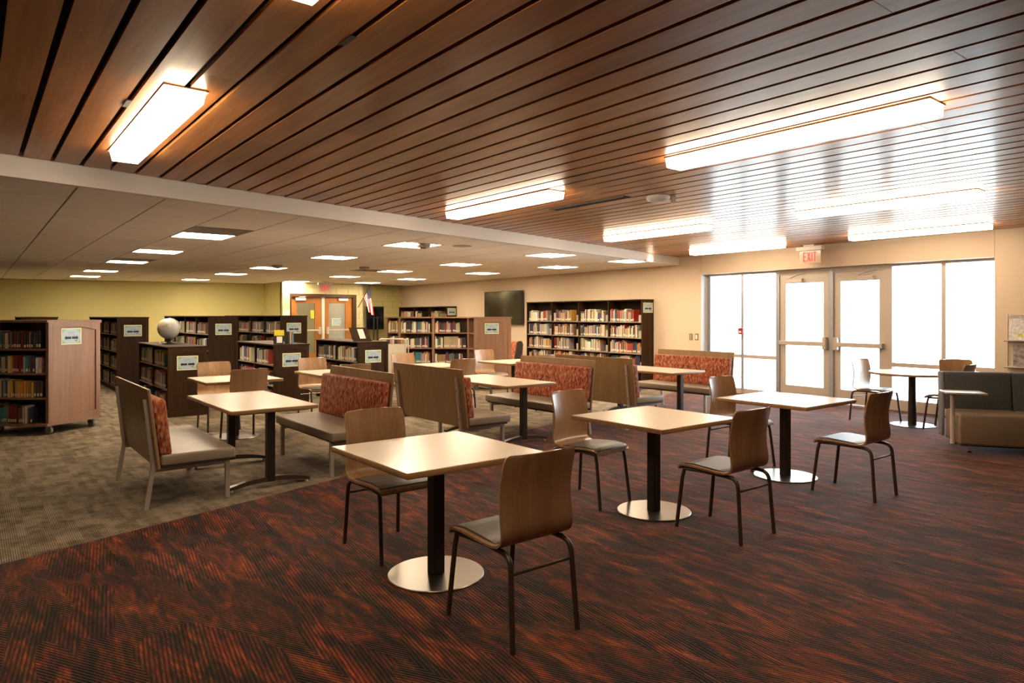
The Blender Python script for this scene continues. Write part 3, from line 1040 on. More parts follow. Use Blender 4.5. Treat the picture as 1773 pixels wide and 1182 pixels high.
# ================================================================== CHAIRS
def make_chair(label):
    """faces local +Y, origin on the floor between the legs"""
    t = thing('plywood_chair', label, 'chair', group='plywood chairs with vinyl seat pads')
    prof = [(0.248, 0.420), (0.236, 0.440), (0.205, 0.452), (0.13, 0.458), (0.03, 0.452), (-0.08, 0.446), (-0.14, 0.447), (-0.175, 0.456),
            (-0.202, 0.476), (-0.218, 0.508), (-0.223, 0.55), (-0.224, 0.62), (-0.230, 0.70), (-0.243, 0.78), (-0.259, 0.845),
            (-0.264, 0.865), (-0.267, 0.878), (-0.269, 0.886), (-0.270, 0.890)]
    nx = 8
    bm = nb()
    grid = []
    for i, (y, z) in enumerate(prof):
        hw = 0.222
        if z > 0.845:
            d = min(1.0, (z - 0.845) / 0.045)
            hw = 0.222 - 0.032 * (1 - math.sqrt(max(0.0, 1 - d * d)))
        if y > 0.2 and z < 0.46:
            hw -= 0.02 * min(1, (y - 0.2) / 0.048)
        row = []
        bc = max(0.0, min(1.0, (z - 0.47) / 0.2))
        for k in range(nx + 1):
            u = -1 + 2 * k / nx
            row.append(bm.verts.new((u * hw, y + 0.035 * bc * u * u, z)))
        grid.append(row)
    for a, b_ in zip(grid, grid[1:]):
        for k in range(nx):
            bm.faces.new((a[k], a[k + 1], b_[k + 1], b_[k]))
    bmesh.ops.recalc_face_normals(bm, faces=bm.faces[:])
    bmesh.ops.solidify(bm, geom=bm.faces[:], thickness=0.012)
    obj('shell', bm, 'ply', t, smooth=True)
    bm = nb()
    pts = [(0.246, 0.436), (0.228, 0.462), (0.195, 0.474), (0.12, 0.480), (0.02, 0.475), (-0.08, 0.468), (-0.125, 0.463), (-0.13, 0.452), (-0.05, 0.455), (0.1, 0.461), (0.2, 0.456), (0.236, 0.440)]
    prism_x(bm, pts, -0.196, 0.196)
    bevel(bm, 0.006, 2, [e for e in bm.edges if all(abs(abs(v.co.x) - 0.196) < 1e-6 for v in e.verts)])
    obj('seat_pad', bm, 'vinyl', t, smooth=True)
    for s in (-1, 1):
        bm = nb()
        tube(bm, [(s * 0.202, 0.265, 0.0), (s * 0.190, 0.222, 0.36), (s * 0.186, 0.205, 0.432)], 0.0135, 10)
        obj('leg', bm, 'tube', t, smooth=True)
        bm = nb()
        tube(bm, smooth_path([(s * 0.186, 0.215, 0.428), (s * 0.186, 0.05, 0.436), (s * 0.186, -0.10, 0.434), (s * 0.187, -0.19, 0.428), (s * 0.189, -0.226, 0.400),
                              (s * 0.191, -0.237, 0.345), (s * 0.196, -0.250, 0.18), (s * 0.202, -0.265, 0.0)], 4), 0.0135, 10)
        obj('leg', bm, 'tube', t, smooth=True)
    bm = nb()
    tube(bm, [(-0.191, -0.237, 0.345), (0.191, -0.237, 0.345)], 0.008, 8)
    obj('stretcher', bm, 'tube', t, smooth=True)
    return t
PI_ = PI
chair_list = [
    ((2.12, 2.68), 0.0, 'large foreground plywood chair seen from behind, nearest the viewer'),
    ((2.17, 4.03), PI, 'plywood chair tucked behind the nearest square table'),
    ((4.03, 4.05), PI + 0.13, 'plywood chair facing viewer, left of the middle steel-base table'),
    ((4.22, 2.88), 0.0, 'plywood chair seen from behind at the middle steel-base table'),
    ((6.19, 4.04), PI, 'plywood chair behind the square table nearest the glass doors'),
    ((5.98, 2.79), 0.0, 'plywood chair seen from behind beside the round table'),
    ((10.3, 4.50), PI - 0.1, 'plywood chair left of round table before the right glass door'),
    ((11.08, 3.64), PI / 2 + 0.7, 'plywood chair behind round table, back against the right window'),
    ((10.25, 3.50), 0.0, 'plywood chair hidden behind the sofa, only its back top showing'),
    ((2.63, 9.72), PI, 'plywood chair facing viewer in front of the globe bookcase'),
    ((2.63, 8.63), 0.0, 'plywood chair seen from behind past the near booth table'),
    ((4.05, 9.76), PI, 'plywood chair facing viewer before the bookcase with yellow card'),
    ((4.00, 8.60), 0.0, 'plywood chair whose dark back rises behind the left orange bench'),
    ((5.73, 9.98), PI, 'plywood chair facing viewer beside the white book cart'),
    ((5.72, 8.60), 0.0, 'plywood chair seen from behind past the middle booth table'),
    ((7.55, 10.15), PI, 'plywood chair facing viewer in front of curved oak bookcase panel'),
    ((7.30, 8.60), 0.0, 'plywood chair whose back tip shows above the back-to-back benches'),
]
ch0 = None
for (x, y), rz, lab in chair_list:
    if ch0 is None:
        ch0 = make_chair(lab)
        ch0.location = (x, y, 0)
        ch0.rotation_euler = (0, 0, rz)
    else:
        dup(ch0, (x, y, 0), rz, lab)

# ================================================================== TABLES
def table_top(t, hx, hy, z, th=0.034):
    obj('tabletop', bxm(-hx + 0.006, hx - 0.006, -hy + 0.006, hy - 0.006, z - 0.01, z), 'laminate', t)
    bm = nb()
    box(bm, -hx, hx, -hy, hy, z - th, z - 0.0015)
    bevel(bm, 0.007, 2)
    obj('edge_band', bm, 'oakedge', t, smooth=True)

def square_table(label):
    t = thing('square_table', label, 'table', group='square tables on round steel bases')
    table_top(t, 0.457, 0.457, 0.74)
    bm = nb()
    box(bm, -0.038, 0.038, -0.038, 0.038, 0.008, 0.706)
    bevel(bm, 0.004, 1)
    obj('column', bm, 'bronze', t)
    bm = nb()
    lathe(bm, [(0, 0), (0.285, 0.0), (0.285, 0.006), (0.281, 0.010), (0, 0.010)], 56)
    obj('base_disc', bm, 'steel', t, smooth=True)
    obj('mount_plate', bxm(-0.14, 0.14, -0.14, 0.14, 0.698, 0.706), 'bronze', t)
    return t
tlist = [((2.16, 3.45), 'nearest square table with cream top and round steel base'),
         ((4.19, 3.50), 'middle square table with cream top and round steel base'),
         ((6.08, 3.48), 'square table with sunlit top nearest the glass doors'),
         ((2.62, 8.95), 'square table standing before the globe bookcase'),
         ((4.06, 9.08), 'square table half hidden behind the left orange bench'),
         ((5.76, 9.30), 'square table behind the tall bench back, before the book cart'),
         ((7.36, 9.22), 'square table before the curved oak bookcase')]
tb0 = None
for (x, y), lab in tlist:
    if tb0 is None:
        tb0 = square_table(lab)
        tb0.location = (x, y, 0)
    else:
        dup(tb0, (x, y, 0), 0, lab)

t = thing('round_table', 'round cafe table in front of the bright right window', 'table', (10.3, 4.0, 0))
bm = nb()
lathe(bm, [(0, 0.73), (0.537, 0.73), (0.537, 0.74), (0, 0.74)], 56)
obj('tabletop', bm, 'laminate', t, smooth=True)
bm = nb()
lathe(bm, [(0, 0.708), (0.53, 0.708), (0.54, 0.716), (0.542, 0.73), (0.5385, 0.7385), (0.52, 0.7385)], 56)
obj('edge_band', bm, 'oakedge', t, smooth=True)
bm = nb()
lathe(bm, [(0.0, 0.008), (0.055, 0.008), (0.052, 0.2), (0.048, 0.4), (0.046, 0.708), (0, 0.708)], 24)
obj('column', bm, 'bronze', t, smooth=True)
bm = nb()
lathe(bm, [(0, 0), (0.285, 0.0), (0.285, 0.006), (0.281, 0.010), (0, 0.010)], 48)
obj('base_disc', bm, 'steel', t, smooth=True)

def booth_table(label):
    t = thing('booth_table', label, 'table', group='long booth tables on two T-shaped legs')
    z = 0.72
    table_top(t, 0.385, 0.745, z)
    for s in (-1, 1):
        y = s * 0.585
        col = obj('leg', bxm(-0.035, 0.035, y - 0.035, y + 0.035, 0.05, z - 0.034, 0.004, 1), 'bronze', t)
        bm = nb()
        n = 10
        lo, hi = [], []
        for k in range(n + 1):
            u = -1 + 2 * k / n
            lo.append((u * 0.355, 0.018 + 0.035 * (1 - u * u)))
            hi.append((u * 0.355, 0.045 + 0.05 * (1 - u * u)))
        prism_y(bm, lo + hi[::-1], y - 0.03, y + 0.03)
        ft = obj('foot_bar', bm, 'tube', t)
        for sx_ in (-1, 1):
            bm = nb()
            lathe(bm, [(0, 0), (0.016, 0), (0.016, 0.02), (0, 0.02)], 10, sx_ * 0.335, y)
            obj('glide', bm, 'white', ft)
        obj('mount_bar', bxm(-0.3, 0.3, y - 0.03, y + 0.03, z - 0.05, z - 0.034), 'bronze', t)
    return t
b0 = booth_table('near booth table with cream top beside the leftmost bench')
b0.location = (2.10, 6.72, 0)
dup(b0, (5.18, 6.90, 0), 0, 'middle booth table before the second orange bench')
dup(b0, (8.10, 6.86, 0), 0, 'booth table furthest right, before the bench by the window')

# ================================================================== BOOTH BENCHES
def bench(label):
    """sits facing local +X, back panel top at x = 0, near end at y = 0, 1.5 m long"""
    t = thing('booth_bench', label, 'bench', group='booth benches with wooden backs')
    L = 1.5
    bm = nb()
    prism_y(bm, [(0.075, 0.325), (0.097, 0.325), (0.022, 0.955), (0.0, 0.955)], 0, L)
    bevel(bm, 0.003, 1)
    obj('back_panel', bm, 'benchply', t)
    bm = nb()
    prism_y(bm, [(0.094, 0.432), (0.185, 0.425), (0.135, 0.870), (0.036, 0.870)], 0.012, L - 0.012)
    bevel(bm, 0.022, 3)
    obj('back_cushion', bm, 'dash', t, smooth=True)
    bm = nb()
    box(bm, 0.10, 0.665, 0.0, L, 0.345, 0.432)
    bevel(bm, 0.016, 3)
    obj('seat_cushion', bm, 'benchvinyl', t, smooth=True)
    fr = obj('seat_frame', bxm(0.10, 0.63, 0.02, L - 0.02, 0.325, 0.346), 'base', t)
    for y in (0.10, L - 0.10):
        obj('leg', bxm(0.605, 0.64, y - 0.018, y + 0.018, 0.0, 0.325), 'benchleg', t)
        bm = nb()
        prism_y(bm, [(-0.008, 0.0), (0.027, 0.0), (0.074, 0.325), (0.010, 0.868), (-0.014, 0.868), (0.044, 0.325)], y - 0.017, y + 0.017)
        lg = obj('leg', bm, 'benchleg', t)
        for zz in (0.42, 0.72):
            bm = nb()
            xx = 0.044 - (zz - 0.325) * 0.107
            tube(bm, [(xx - 0.004, y, zz), (xx + 0.004, y, zz)], 0.007, 8)
            obj('bolt', bm, 'bronze', lg)
        obj('rail', bxm(0.07, 0.605, y - 0.016, y + 0.016, 0.290, 0.325), 'benchleg', t)
    return t
bA = bench('leftmost booth bench, wooden back turned to the viewer at far left')
bA.location = (1.07, 5.90, 0)
def bench_at(x, y, flip, lab):
    # a flipped bench faces -X: rotated half a turn about its own near-left corner
    return dup(bA, (x, y + (1.5 if flip else 0.0), 0), PI if flip else 0.0, lab)
bench_at(3.30, 6.03, True, 'orange booth bench facing the near booth table')
bench_at(4.06, 5.98, False, 'booth bench with dark wooden back behind the nearest square table')
bench_at(6.27, 6.18, True, 'orange booth bench facing the middle booth table')
bench_at(6.86, 6.10, False, 'booth bench with dark wooden back in front of the wall bookcase')
bench_at(9.33, 6.18, True, 'orange booth bench by the beige wall next to left window')

# ================================================================== SOFA WITH TABLET
t = thing('lounge_sofa', 'charcoal and tan lounge sofa at the right edge', 'sofa', (8.60, 2.86, 0), math.atan2(-0.84, 0.54))
# local x runs along the front (away to the right), local +y runs to the rear; the sofa faces local -y
def sofa_mod(x0, x1):
    bm = nb()
    box(bm, x0 + 0.004, x1 - 0.004, 0.0, 0.56, 0.09, 0.435)
    bevel(bm, 0.03, 3)
    obj('seat', bm, 'sofaseat', t, smooth=True)
    bm = nb()
    prism_x(bm, [(0.54, 0.42), (0.70, 0.42), (0.74, 0.84), (0.70, 0.862), (0.61, 0.862), (0.585, 0.84)], x0 + 0.004, x1 - 0.004)
    bevel(bm, 0.018, 3)
    obj('back_cushion', bm, 'sofagray', t, smooth=True)
sofa_mod(0.0, 0.68)
sofa_mod(0.68, 1.60)
bm = nb()
prism_x(bm, [(0.58, 0.10), (0.72, 0.10), (0.765, 0.84), (0.72, 0.858), (0.60, 0.858), (0.555, 0.42)], -0.028, 0.0)
bevel(bm, 0.006, 2)
obj('side_panel', bm, 'sofa_lit_side', t, smooth=True)
obj('base_frame', bxm(0.04, 1.56, 0.06, 0.68, 0.075, 0.10), 'blackp', t)
for (x, y) in ((0.12, 0.07), (0.70, 0.07), (0.12, 0.62), (0.70, 0.62), (1.48, 0.07), (1.48, 0.62)):
    bm = nb()
    lathe(bm, [(0, 0), (0.03, 0), (0.03, 0.008), (0.012, 0.02), (0.012, 0.08), (0, 0.08)], 12, x, y)
    obj('leg', bm, 'chrome', t, smooth=True)
bm = nb()
tube(bm, [(-0.035, 0.10, 0.09), (-0.035, 0.10, 0.655)], 0.024, 14)
ps = obj('tablet_post', bm, 'tablet', t, smooth=True)
bm = nb()
box(bm, -0.13, 0.27, -0.03, 0.26, 0.655, 0.678)
bevel(bm, 0.008, 2)
obj('tablet', bm, 'tablet', t, smooth=True)
bm = nb()
tube(bm, [(-0.035, 0.10, 0.30), (0.02, 0.12, 0.30)], 0.012, 8)
obj('post_clamp', bm, 'chrome', t)

# ================================================================== BOOKCASES
BOOKS = []      # (x, y, z, rotz, thick, height, depth, colour, colour name, case name, shelf name, bay name, index, visible, tilt)
PAL = [((0.50, 0.44, 0.33), 'cream'), ((0.62, 0.58, 0.50), 'white'), ((0.30, 0.035, 0.02), 'red'), ((0.13, 0.018, 0.014), 'maroon'),
       ((0.024, 0.022, 0.022), 'black'), ((0.055, 0.05, 0.045), 'charcoal'), ((0.035, 0.06, 0.13), 'blue'), ((0.02, 0.025, 0.05), 'navy'),
       ((0.04, 0.10, 0.05), 'green'), ((0.03, 0.16, 0.18), 'teal'), ((0.48, 0.30, 0.05), 'mustard'), ((0.42, 0.15, 0.03), 'orange'),
       ((0.20, 0.12, 0.06), 'brown'), ((0.33, 0.29, 0.25), 'grey'), ((0.33, 0.26, 0.16), 'tan')]
W_DEF = [7, 7, 5, 5, 7, 6, 4, 5, 3, 2, 2, 2, 5, 6, 6]
W_YEL = [3, 3, 1, 1, 1, 1, 1, 0, 3, 1, 9, 4, 1, 1, 2]
W_DRK = [3, 3, 3, 5, 8, 8, 3, 6, 2, 2, 1, 1, 6, 4, 3]
W_LIT = [10, 9, 4, 3, 3, 3, 2, 2, 2, 1, 3, 3, 5, 5, 8]

def fill(ox, oy, z, rot, width, clear, case, shelf, bay, seed, frac=0.85, weights=W_DEF, vis=True, hmin=0.19, hmax=0.25, depth=0.16, tmin=0.014, tmax=0.038, arc=None):
    """a row of upright books starting at (ox, oy); the row runs along local +x of an object turned by rot, spines face local -y"""
    r = random.Random(seed)
    cx_, sx_ = math.cos(rot), math.sin(rot)
    x = 0.012
    n = 0
    setcol = None
    while x < width * frac - 0.02:
        if setcol and setcol[1] > 0:
            col, th, h = setcol[0]
            setcol = (setcol[0], setcol[1] - 1)
        else:
            col = r.choices(PAL, weights)[0]
            th = r.uniform(tmin, tmax)
            h = min(r.uniform(hmin, hmax), clear - 0.02)
            setcol = ((col, th, h), r.randint(2, 5)) if r.random() < 0.12 else None
        if x + th > width - 0.005:
            break
        d = depth * r.uniform(0.85, 1.05)
        c = tuple(min(0.85, max(0.006, v * (1.6 if arc else (0.95 if weights is W_LIT else 1.25)) * r.uniform(0.85, 1.35))) for v in col[0])  # colours raised to make up for shelf shade, most on the rolling case
        if arc:
            bx, by, br = arc(x + th / 2)
        else:
            bx, by, br = ox + cx_ * (x + th / 2), oy + sx_ * (x + th / 2), rot
        BOOKS.append((bx, by, z + 0.0004, br, th - 0.001, h, d, c, col[1], case, shelf, bay, n, vis))
        x += th * (1.22 if arc else 1.0) + r.uniform(0, 0.003)
        n += 1

def sign_mesh_set():
    s = {}
    s['sheet'] = to_mesh(bxm(-0.15, 0.15, 0.0, 0.003, -0.108, 0.108), 'sheet', 'paper')
    s['print'] = to_mesh(bxm(-0.136, 0.136, -0.0012, 0.0, -0.094, 0.094), 'print_field', 'signprint')
    bm_ = nb()
    for sg in (-1, 1):
        pts = [(sg * 0.006, -0.036), (sg * 0.076, -0.036), (sg * 0.076, -0.048), (sg * 0.104, -0.020), (sg * 0.076, 0.008), (sg * 0.076, -0.004), (sg * 0.006, -0.004)]
        prism_y(bm_, pts if sg < 0 else pts[::-1], -0.0026, -0.0012)
    s['arrow'] = to_mesh(bm_, 'arrow', 'ink')
    bm_ = nb()
    for (x, z, w_, h_) in ((-0.06, 0.052, 0.10, 0.006), (-0.05, 0.038, 0.085, 0.005), (-0.045, 0.014, 0.022, 0.012), (0.02, 0.014, 0.03, 0.012)):
        box(bm_, x, x + w_, -0.0022, -0.0012, z, z + h_)
    s['text'] = to_mesh(bm_, 'text_lines', 'inkgrey')
    s['logo'] = to_mesh(bxm(0.05, 0.085, -0.0022, -0.0012, -0.066, -0.052), 'logo', 'gold')
    return s
SG = sign_mesh_set()
def sign(x, y, z, rotz, label, sc=1.0, arrow=True):
    t = thing('paper_sign', label, 'sign', (x, y, z), rotz, 'green and blue paper signs')
    t.scale = (sc, 1, sc)
    obj('sheet', SG['sheet'], None, t)
    obj('print_field', SG['print'], None, t)
    if arrow:
        obj('arrow', SG['arrow'], None, t)
    obj('text_lines', SG['text'], None, t)
    obj('logo', SG['logo'], None, t)
    return t

def arch_frame(W, H, z0, th, mg=0.055):
    """raised frame with a shallow arched top around a sunk panel; in XZ, from y = -th to 0"""
    bm_ = nb()
    box(bm_, 0, mg, -th, 0, z0, H)
    box(bm_, W - mg, W, -th, 0, z0, H)
    box(bm_, mg, W - mg, -th, 0, z0, z0 + 0.09)
    n = 12
    lowr = [(mg + (W - 2 * mg) * k / n, H - 0.105 + 0.05 * math.sin(PI * k / n)) for k in range(n + 1)]
    for a, b_ in zip(lowr, lowr[1:]):
        prism_y(bm_, [(a[0], a[1]), (b_[0], b_[1]), (b_[0], H), (a[0], H)], -th, 0)
    return bm_

def range_case(label, name, x0, y0, W, L, H, nb_, levels, case, rows, seed, wts=W_DEF):
    """double-sided bookcase running along +Y; its arched end panel faces -Y, books shown face -X"""
    t = thing(name, label, 'bookcase', (x0, y0, 0))
    th = 0.03
    ep = obj('end_panel', bxm(0, W, 0.012, 0.012 + th, 0, H - 0.022), 'walnut', t)
    obj('panel_frame', arch_frame(W, H - 0.022, 0.0, 0.012), 'walnut', ep, (0, 0.012, 0))
    obj('top', bxm(-0.012, W + 0.012, -0.006, L + 0.012, H - 0.022, H, 0.003, 1), 'walnut', t)
    obj('end_panel', bxm(0, W, L - th, L, 0, H - 0.022), 'walnut', t)
    obj('centre_panel', bxm(W / 2 - 0.012, W / 2 + 0.012, 0.012 + th, L - th, 0.0, H - 0.022), 'case_in', t)
    obj('plinth', bxm(0.03, W - 0.03, 0.042, L - th, 0, levels[0] - 0.02), 'case_in', t)
    ia, ib = 0.042, L - th
    bw = (ib - ia) / nb_
    for k_ in range(1, nb_):
        obj('divider', bxm(0.004, W - 0.004, ia + k_ * bw - 0.01, ia + k_ * bw + 0.01, levels[0] - 0.02, H - 0.022), 'walnut', t)
    for bi in range(nb_):
        ya, yb = ia + bi * bw + (0.01 if bi else 0), ia + (bi + 1) * bw - (0.01 if bi < nb_ - 1 else 0)
        for li, lz in enumerate(levels):
            obj('shelf', bxm(0.006, W - 0.006, ya, yb, lz - 0.02, lz), 'shelf', t)
            if li in rows:
                clear = (levels[li + 1] if li + 1 < len(levels) else H) - lz - 0.03
                fill(x0 + 0.03 + 0.0, y0 + yb, lz, -PI / 2, yb - ya, clear, case, ['bottom shelf', 'second lowest shelf', 'third lowest shelf', 'fourth lowest shelf', 'fifth lowest shelf'][li],
                     ORD[nb_ - 1 - bi] + ' bay', seed * 100 + bi * 10 + li, frac=random.Random(seed + bi * 7 + li).uniform(0.62, 0.92), weights=wts)
    return t
LV4 = [0.11, 0.46, 0.81, 1.15]
LV3 = [0.08, 0.41, 0.74]
ZC = 0.19                       # sign height below the top
def end_sign(x0, y0, W, H, lab, dz=0.20, sc=1.0):
    sign(x0 + W / 2, y0 + 0.012 - 0.0035, H - 0.022 - dz - 0.03, 0, lab, sc)

range_case('low dark bookcase with the globe on top', 'low_bookcase', 2.31, 11.2, 0.55, 2.25, 1.06, 2, LV3, 'globe bookcase', (0, 1, 2), 11)
end_sign(2.31, 11.2, 0.55, 1.06, 'green paper sign on end panel of the globe bookcase')
range_case('low dark bookcase with yellow card and books on top', 'low_bookcase', 3.76, 10.8, 0.57, 1.9, 1.07, 2, LV3, 'yellow-card bookcase', (0, 1, 2), 12)
end_sign(3.76, 10.8, 0.57, 1.07, 'green paper sign on end panel of the yellow-card bookcase')
range_case('low dark bookcase with the display easel on top', 'low_bookcase', 5.15, 10.7, 0.57, 1.8, 1.08, 2, LV3, 'easel bookcase', (0, 1, 2), 13)
end_sign(5.15, 10.7, 0.57, 1.08, 'green paper sign on end panel of the easel bookcase')
range_case('tall dark bookcase right of the oak rolling bookcase', 'tall_bookcase', 2.26, 15.4, 0.56, 4.0, 1.50, 4, LV4, 'tall bookcase behind the globe bookcase', (0, 1, 2, 3), 14)
end_sign(2.26, 15.4, 0.56, 1.50, 'paper sign on the tall bookcase left of the globe', 0.22, 1.05)
range_case('tall dark bookcase right of the globe', 'tall_bookcase', 3.76, 14.6, 0.58, 4.0, 1.52, 4, LV4, 'tall bookcase right of the globe', (1, 2, 3), 15)
end_sign(3.76, 14.6, 0.58, 1.52, 'paper sign on the tall bookcase right of the globe', 0.22, 1.05)
range_case('tall dark bookcase in front of the orange far doors', 'tall_bookcase', 5.15, 14.4, 0.58, 4.0, 1.53, 4, LV4, 'tall bookcase before the far doors', (1, 2, 3), 16)
end_sign(5.15, 14.4, 0.58, 1.53, 'paper sign on the tall bookcase before the far doors', 0.22, 1.05)
range_case('dark bookcase top peeking over the oak rolling bookcase', 'tall_bookcase', on_y(40, 16.2), 16.2, 0.56, 3.0, 1.50, 3, LV4, 'bookcase behind the oak rolling bookcase', (3,), 17)

# --- dark bookcases standing against the beige wall, facing -X (wall frame)
def wall_case(label, ya, yb, nbays, H, levels, case, rows, seed, wts, fr=(0.6, 0.95)):
    D = 0.36
    x0 = -D - 0.012
    t = thing('wall_bookcase', label, 'bookcase', WL, WROT)
    obj('side_panel', bxm(x0, -0.012, ya, ya + 0.03, 0, H), 'walnut', t)
    obj('side_panel', bxm(x0, -0.012, yb - 0.03, yb, 0, H), 'walnut', t)
    obj('top', bxm(x0 - 0.006, -0.012, ya - 0.006, yb + 0.006, H, H + 0.022), 'walnut', t)
    obj('back', bxm(-0.030, -0.012, ya + 0.03, yb - 0.03, 0, H), 'walnut', t)
    obj('plinth', bxm(x0 + 0.03, -0.03, ya + 0.03, yb - 0.03, 0, levels[0] - 0.022), 'case_in', t)
    bw = (yb - ya - 0.06) / nbays
    R3 = Matrix.Rotation(WROT, 3, 'Z')
    for bi in range(nbays):
        y0, y1 = ya + 0.03 + bi * bw, ya + 0.03 + (bi + 1) * bw
        if bi:
            obj('divider', bxm(x0, -0.03, y0 - 0.011, y0 + 0.011, levels[0] - 0.022, H), 'walnut', t)
        for li, lz in enumerate(levels):
            sa, sb = y0 + (0.011 if bi else 0), y1 - (0.011 if bi < nbays - 1 else 0)
            obj('shelf', bxm(x0 + 0.004, -0.03, sa, sb, lz - 0.022, lz), 'shelf', t)
            if li in rows:
                clear = (levels[li + 1] if li + 1 < len(levels) else H) - lz - 0.03
                p = R3 @ Vector((x0 + 0.05, sb - 0.0, 0))
                rr = random.Random(seed + bi * 13 + li)
                fill(WALL0 + p.x, p.y, lz, -PI / 2 + WROT, sb - sa, clear, case,
                     ['bottom shelf', 'second lowest shelf', 'third lowest shelf', 'fourth lowest shelf', 'fifth lowest shelf'][li],
                     ORD[nbays - 1 - bi] + ' bay', seed * 100 + bi * 10 + li, frac=rr.uniform(*fr), weights=wts, hmin=0.19, hmax=0.29, depth=0.19, tmin=0.012, tmax=0.034)
                xe = sb - (sb - sa) * 0.97
                obj('book_support', bxm(x0 + 0.06, x0 + 0.075, xe, xe + 0.10, lz, lz + 0.15), 'grille', t)
    return t
wall_case('tall dark bookcase standing against the beige wall beside the screen', wloc(*on_wall(1112, -0.37))[1], wloc(*on_wall(912, -0.37))[1], 4, 1.86,
          [0.04, 0.36, 0.70, 1.045, 1.392], 'dark wall bookcase', (1, 2, 3, 4), 21, W_LIT)
y7 = wloc(*on_wall(1112, -0.37))[1]
p7 = Matrix.Rotation(WROT, 3, 'Z') @ Vector((-0.19, y7 - 0.0035, 0))
sign(WALL0 + p7.x, p7.y, 1.70, WROT, 'paper sign on the side of the dark wall bookcase', 1.0)
y6 = wloc(*on_wall(773.6, -0.37))[1]
wall_case('dark bookcase in the far corner against the beige wall', y6, wloc(*on_wall(691, -0.37))[1], 3, 1.80,
          [0.04, 0.36, 0.70, 1.045, 1.39], 'far corner bookcase', (4,), 22, W_LIT, (0.4, 0.7))
p6 = Matrix.Rotation(WROT, 3, 'Z') @ Vector((-0.19, y6 - 0.0035, 0))
sign(WALL0 + p6.x, p6.y, 1.65, WROT, 'paper sign on the side of the far corner bookcase', 1.0)

# --- oak rolling bookcase, curved shelf fronts
OKL, OKW, OKB, OKH = 0.98, 0.77, 0.15, 1.47
orot = math.atan2(0.58, 0.814)
t = thing('rolling_bookcase', 'oak rolling bookcase with curved shelves at the left edge', 'bookcase', (0.767, 10.53, 0), orot)
def bulge(y):
    u = (y / OKL) * 2 - 1
    return OKB * (1 - u * u)
def plan(ins=0.0, full=True):
    n = 12
    ys = [0.03 + (OKL - 0.06) * k_ / n for k_ in range(n + 1)]
    left = [(-bulge(y) + ins, y) for y in ys]
    right = [(OKW + bulge(y) - ins, y) for y in ys]
    return right + left[::-1]
for z0, z1, nm, mt in ((0.115, 0.150, 'base_board', 'oak'), (OKH - 0.03, OKH, 'top', 'oak')):
    bm = nb()
    n = 12
    ys = [-0.02 + (OKL + 0.04) * k_ / n for k_ in range(n + 1)]
    prism(bm, [(OKW + 0.02 + bulge(min(max(y, 0), OKL)), y) for y in ys] + [(-0.02 - bulge(min(max(y, 0), OKL)), y) for y in ys[::-1]], z0, z1)
    obj(nm, bm, mt, t)
OKS = [0.15, 0.48, 0.795, 1.105]
for lz in OKS[1:]:
    bm = nb()
    prism(bm, plan(0.0), lz - 0.024, lz)
    obj('shelf', bm, 'oak', t)
ep = obj('end_panel', bxm(0, OKW, 0, 0.03, 0.15, OKH - 0.03), 'oak', t)
obj('panel_frame', arch_frame(OKW, OKH - 0.03, 0.15, 0.018, 0.065), 'oak', ep)
obj('end_panel', bxm(0, OKW, OKL - 0.03, OKL, 0.15, OKH - 0.03), 'oak', t)
obj('centre_panel', bxm(OKW / 2 - 0.012, OKW / 2 + 0.012, 0.03, OKL - 0.03, 0.15, OKH - 0.03), 'oakdark', t)
for (x, y) in ((0.05, 0.07), (OKW - 0.09, 0.07), (0.05, OKL - 0.07), (OKW - 0.09, OKL - 0.07)):
    cs = obj('caster', bxm(x - 0.005, x + 0.045, y - 0.03, y + 0.03, 0.062, 0.115), 'chrome', t)
    bm = nb()
    tube(bm, [(x + 0.004, y - 0.015, 0.0505), (x + 0.036, y - 0.015, 0.0505)], 0.05, 18)
    obj('wheel', bm, 'rubber', cs, smooth=True)
Ro = Matrix.Rotation(orot, 3, 'Z')
def oak_arc(s):                                       # s metres along the curved shelf, from its far end to the near end panel
    y = OKL - 0.035 - s
    x = -bulge(y) + 0.02
    sl = -OKB * (-2 * ((y / OKL) * 2 - 1) * 2 / OKL)  # d x / d y
    v = Ro @ Vector((x, y, 0))
    return 0.767 + v.x, 10.53 + v.y, orot - PI / 2 - math.atan(sl) * 1.0
for li, (lz, wt) in enumerate(zip(OKS, (W_DRK, W_YEL, W_DEF, W_DRK))):
    fill(0, 0, lz, 0, OKL - 0.07, 0.28, 'oak rolling bookcase', ['bottom shelf', 'second lowest shelf', 'third lowest shelf', 'fourth lowest shelf'][li], '', 300 + li,
         frac=(0.86, 0.97, 0.96, 0.97)[li], weights=wt, hmin=0.19, hmax=0.235, tmin=0.015, tmax=0.030, arc=oak_arc)
ps_ = Ro @ Vector((OKW * 0.44, -0.0035, 0))
sign(0.767 + ps_.x, 10.53 + ps_.y, OKH - 0.03 - 0.185, orot, 'white and green paper sign on the oak rolling bookcase', 1.0)

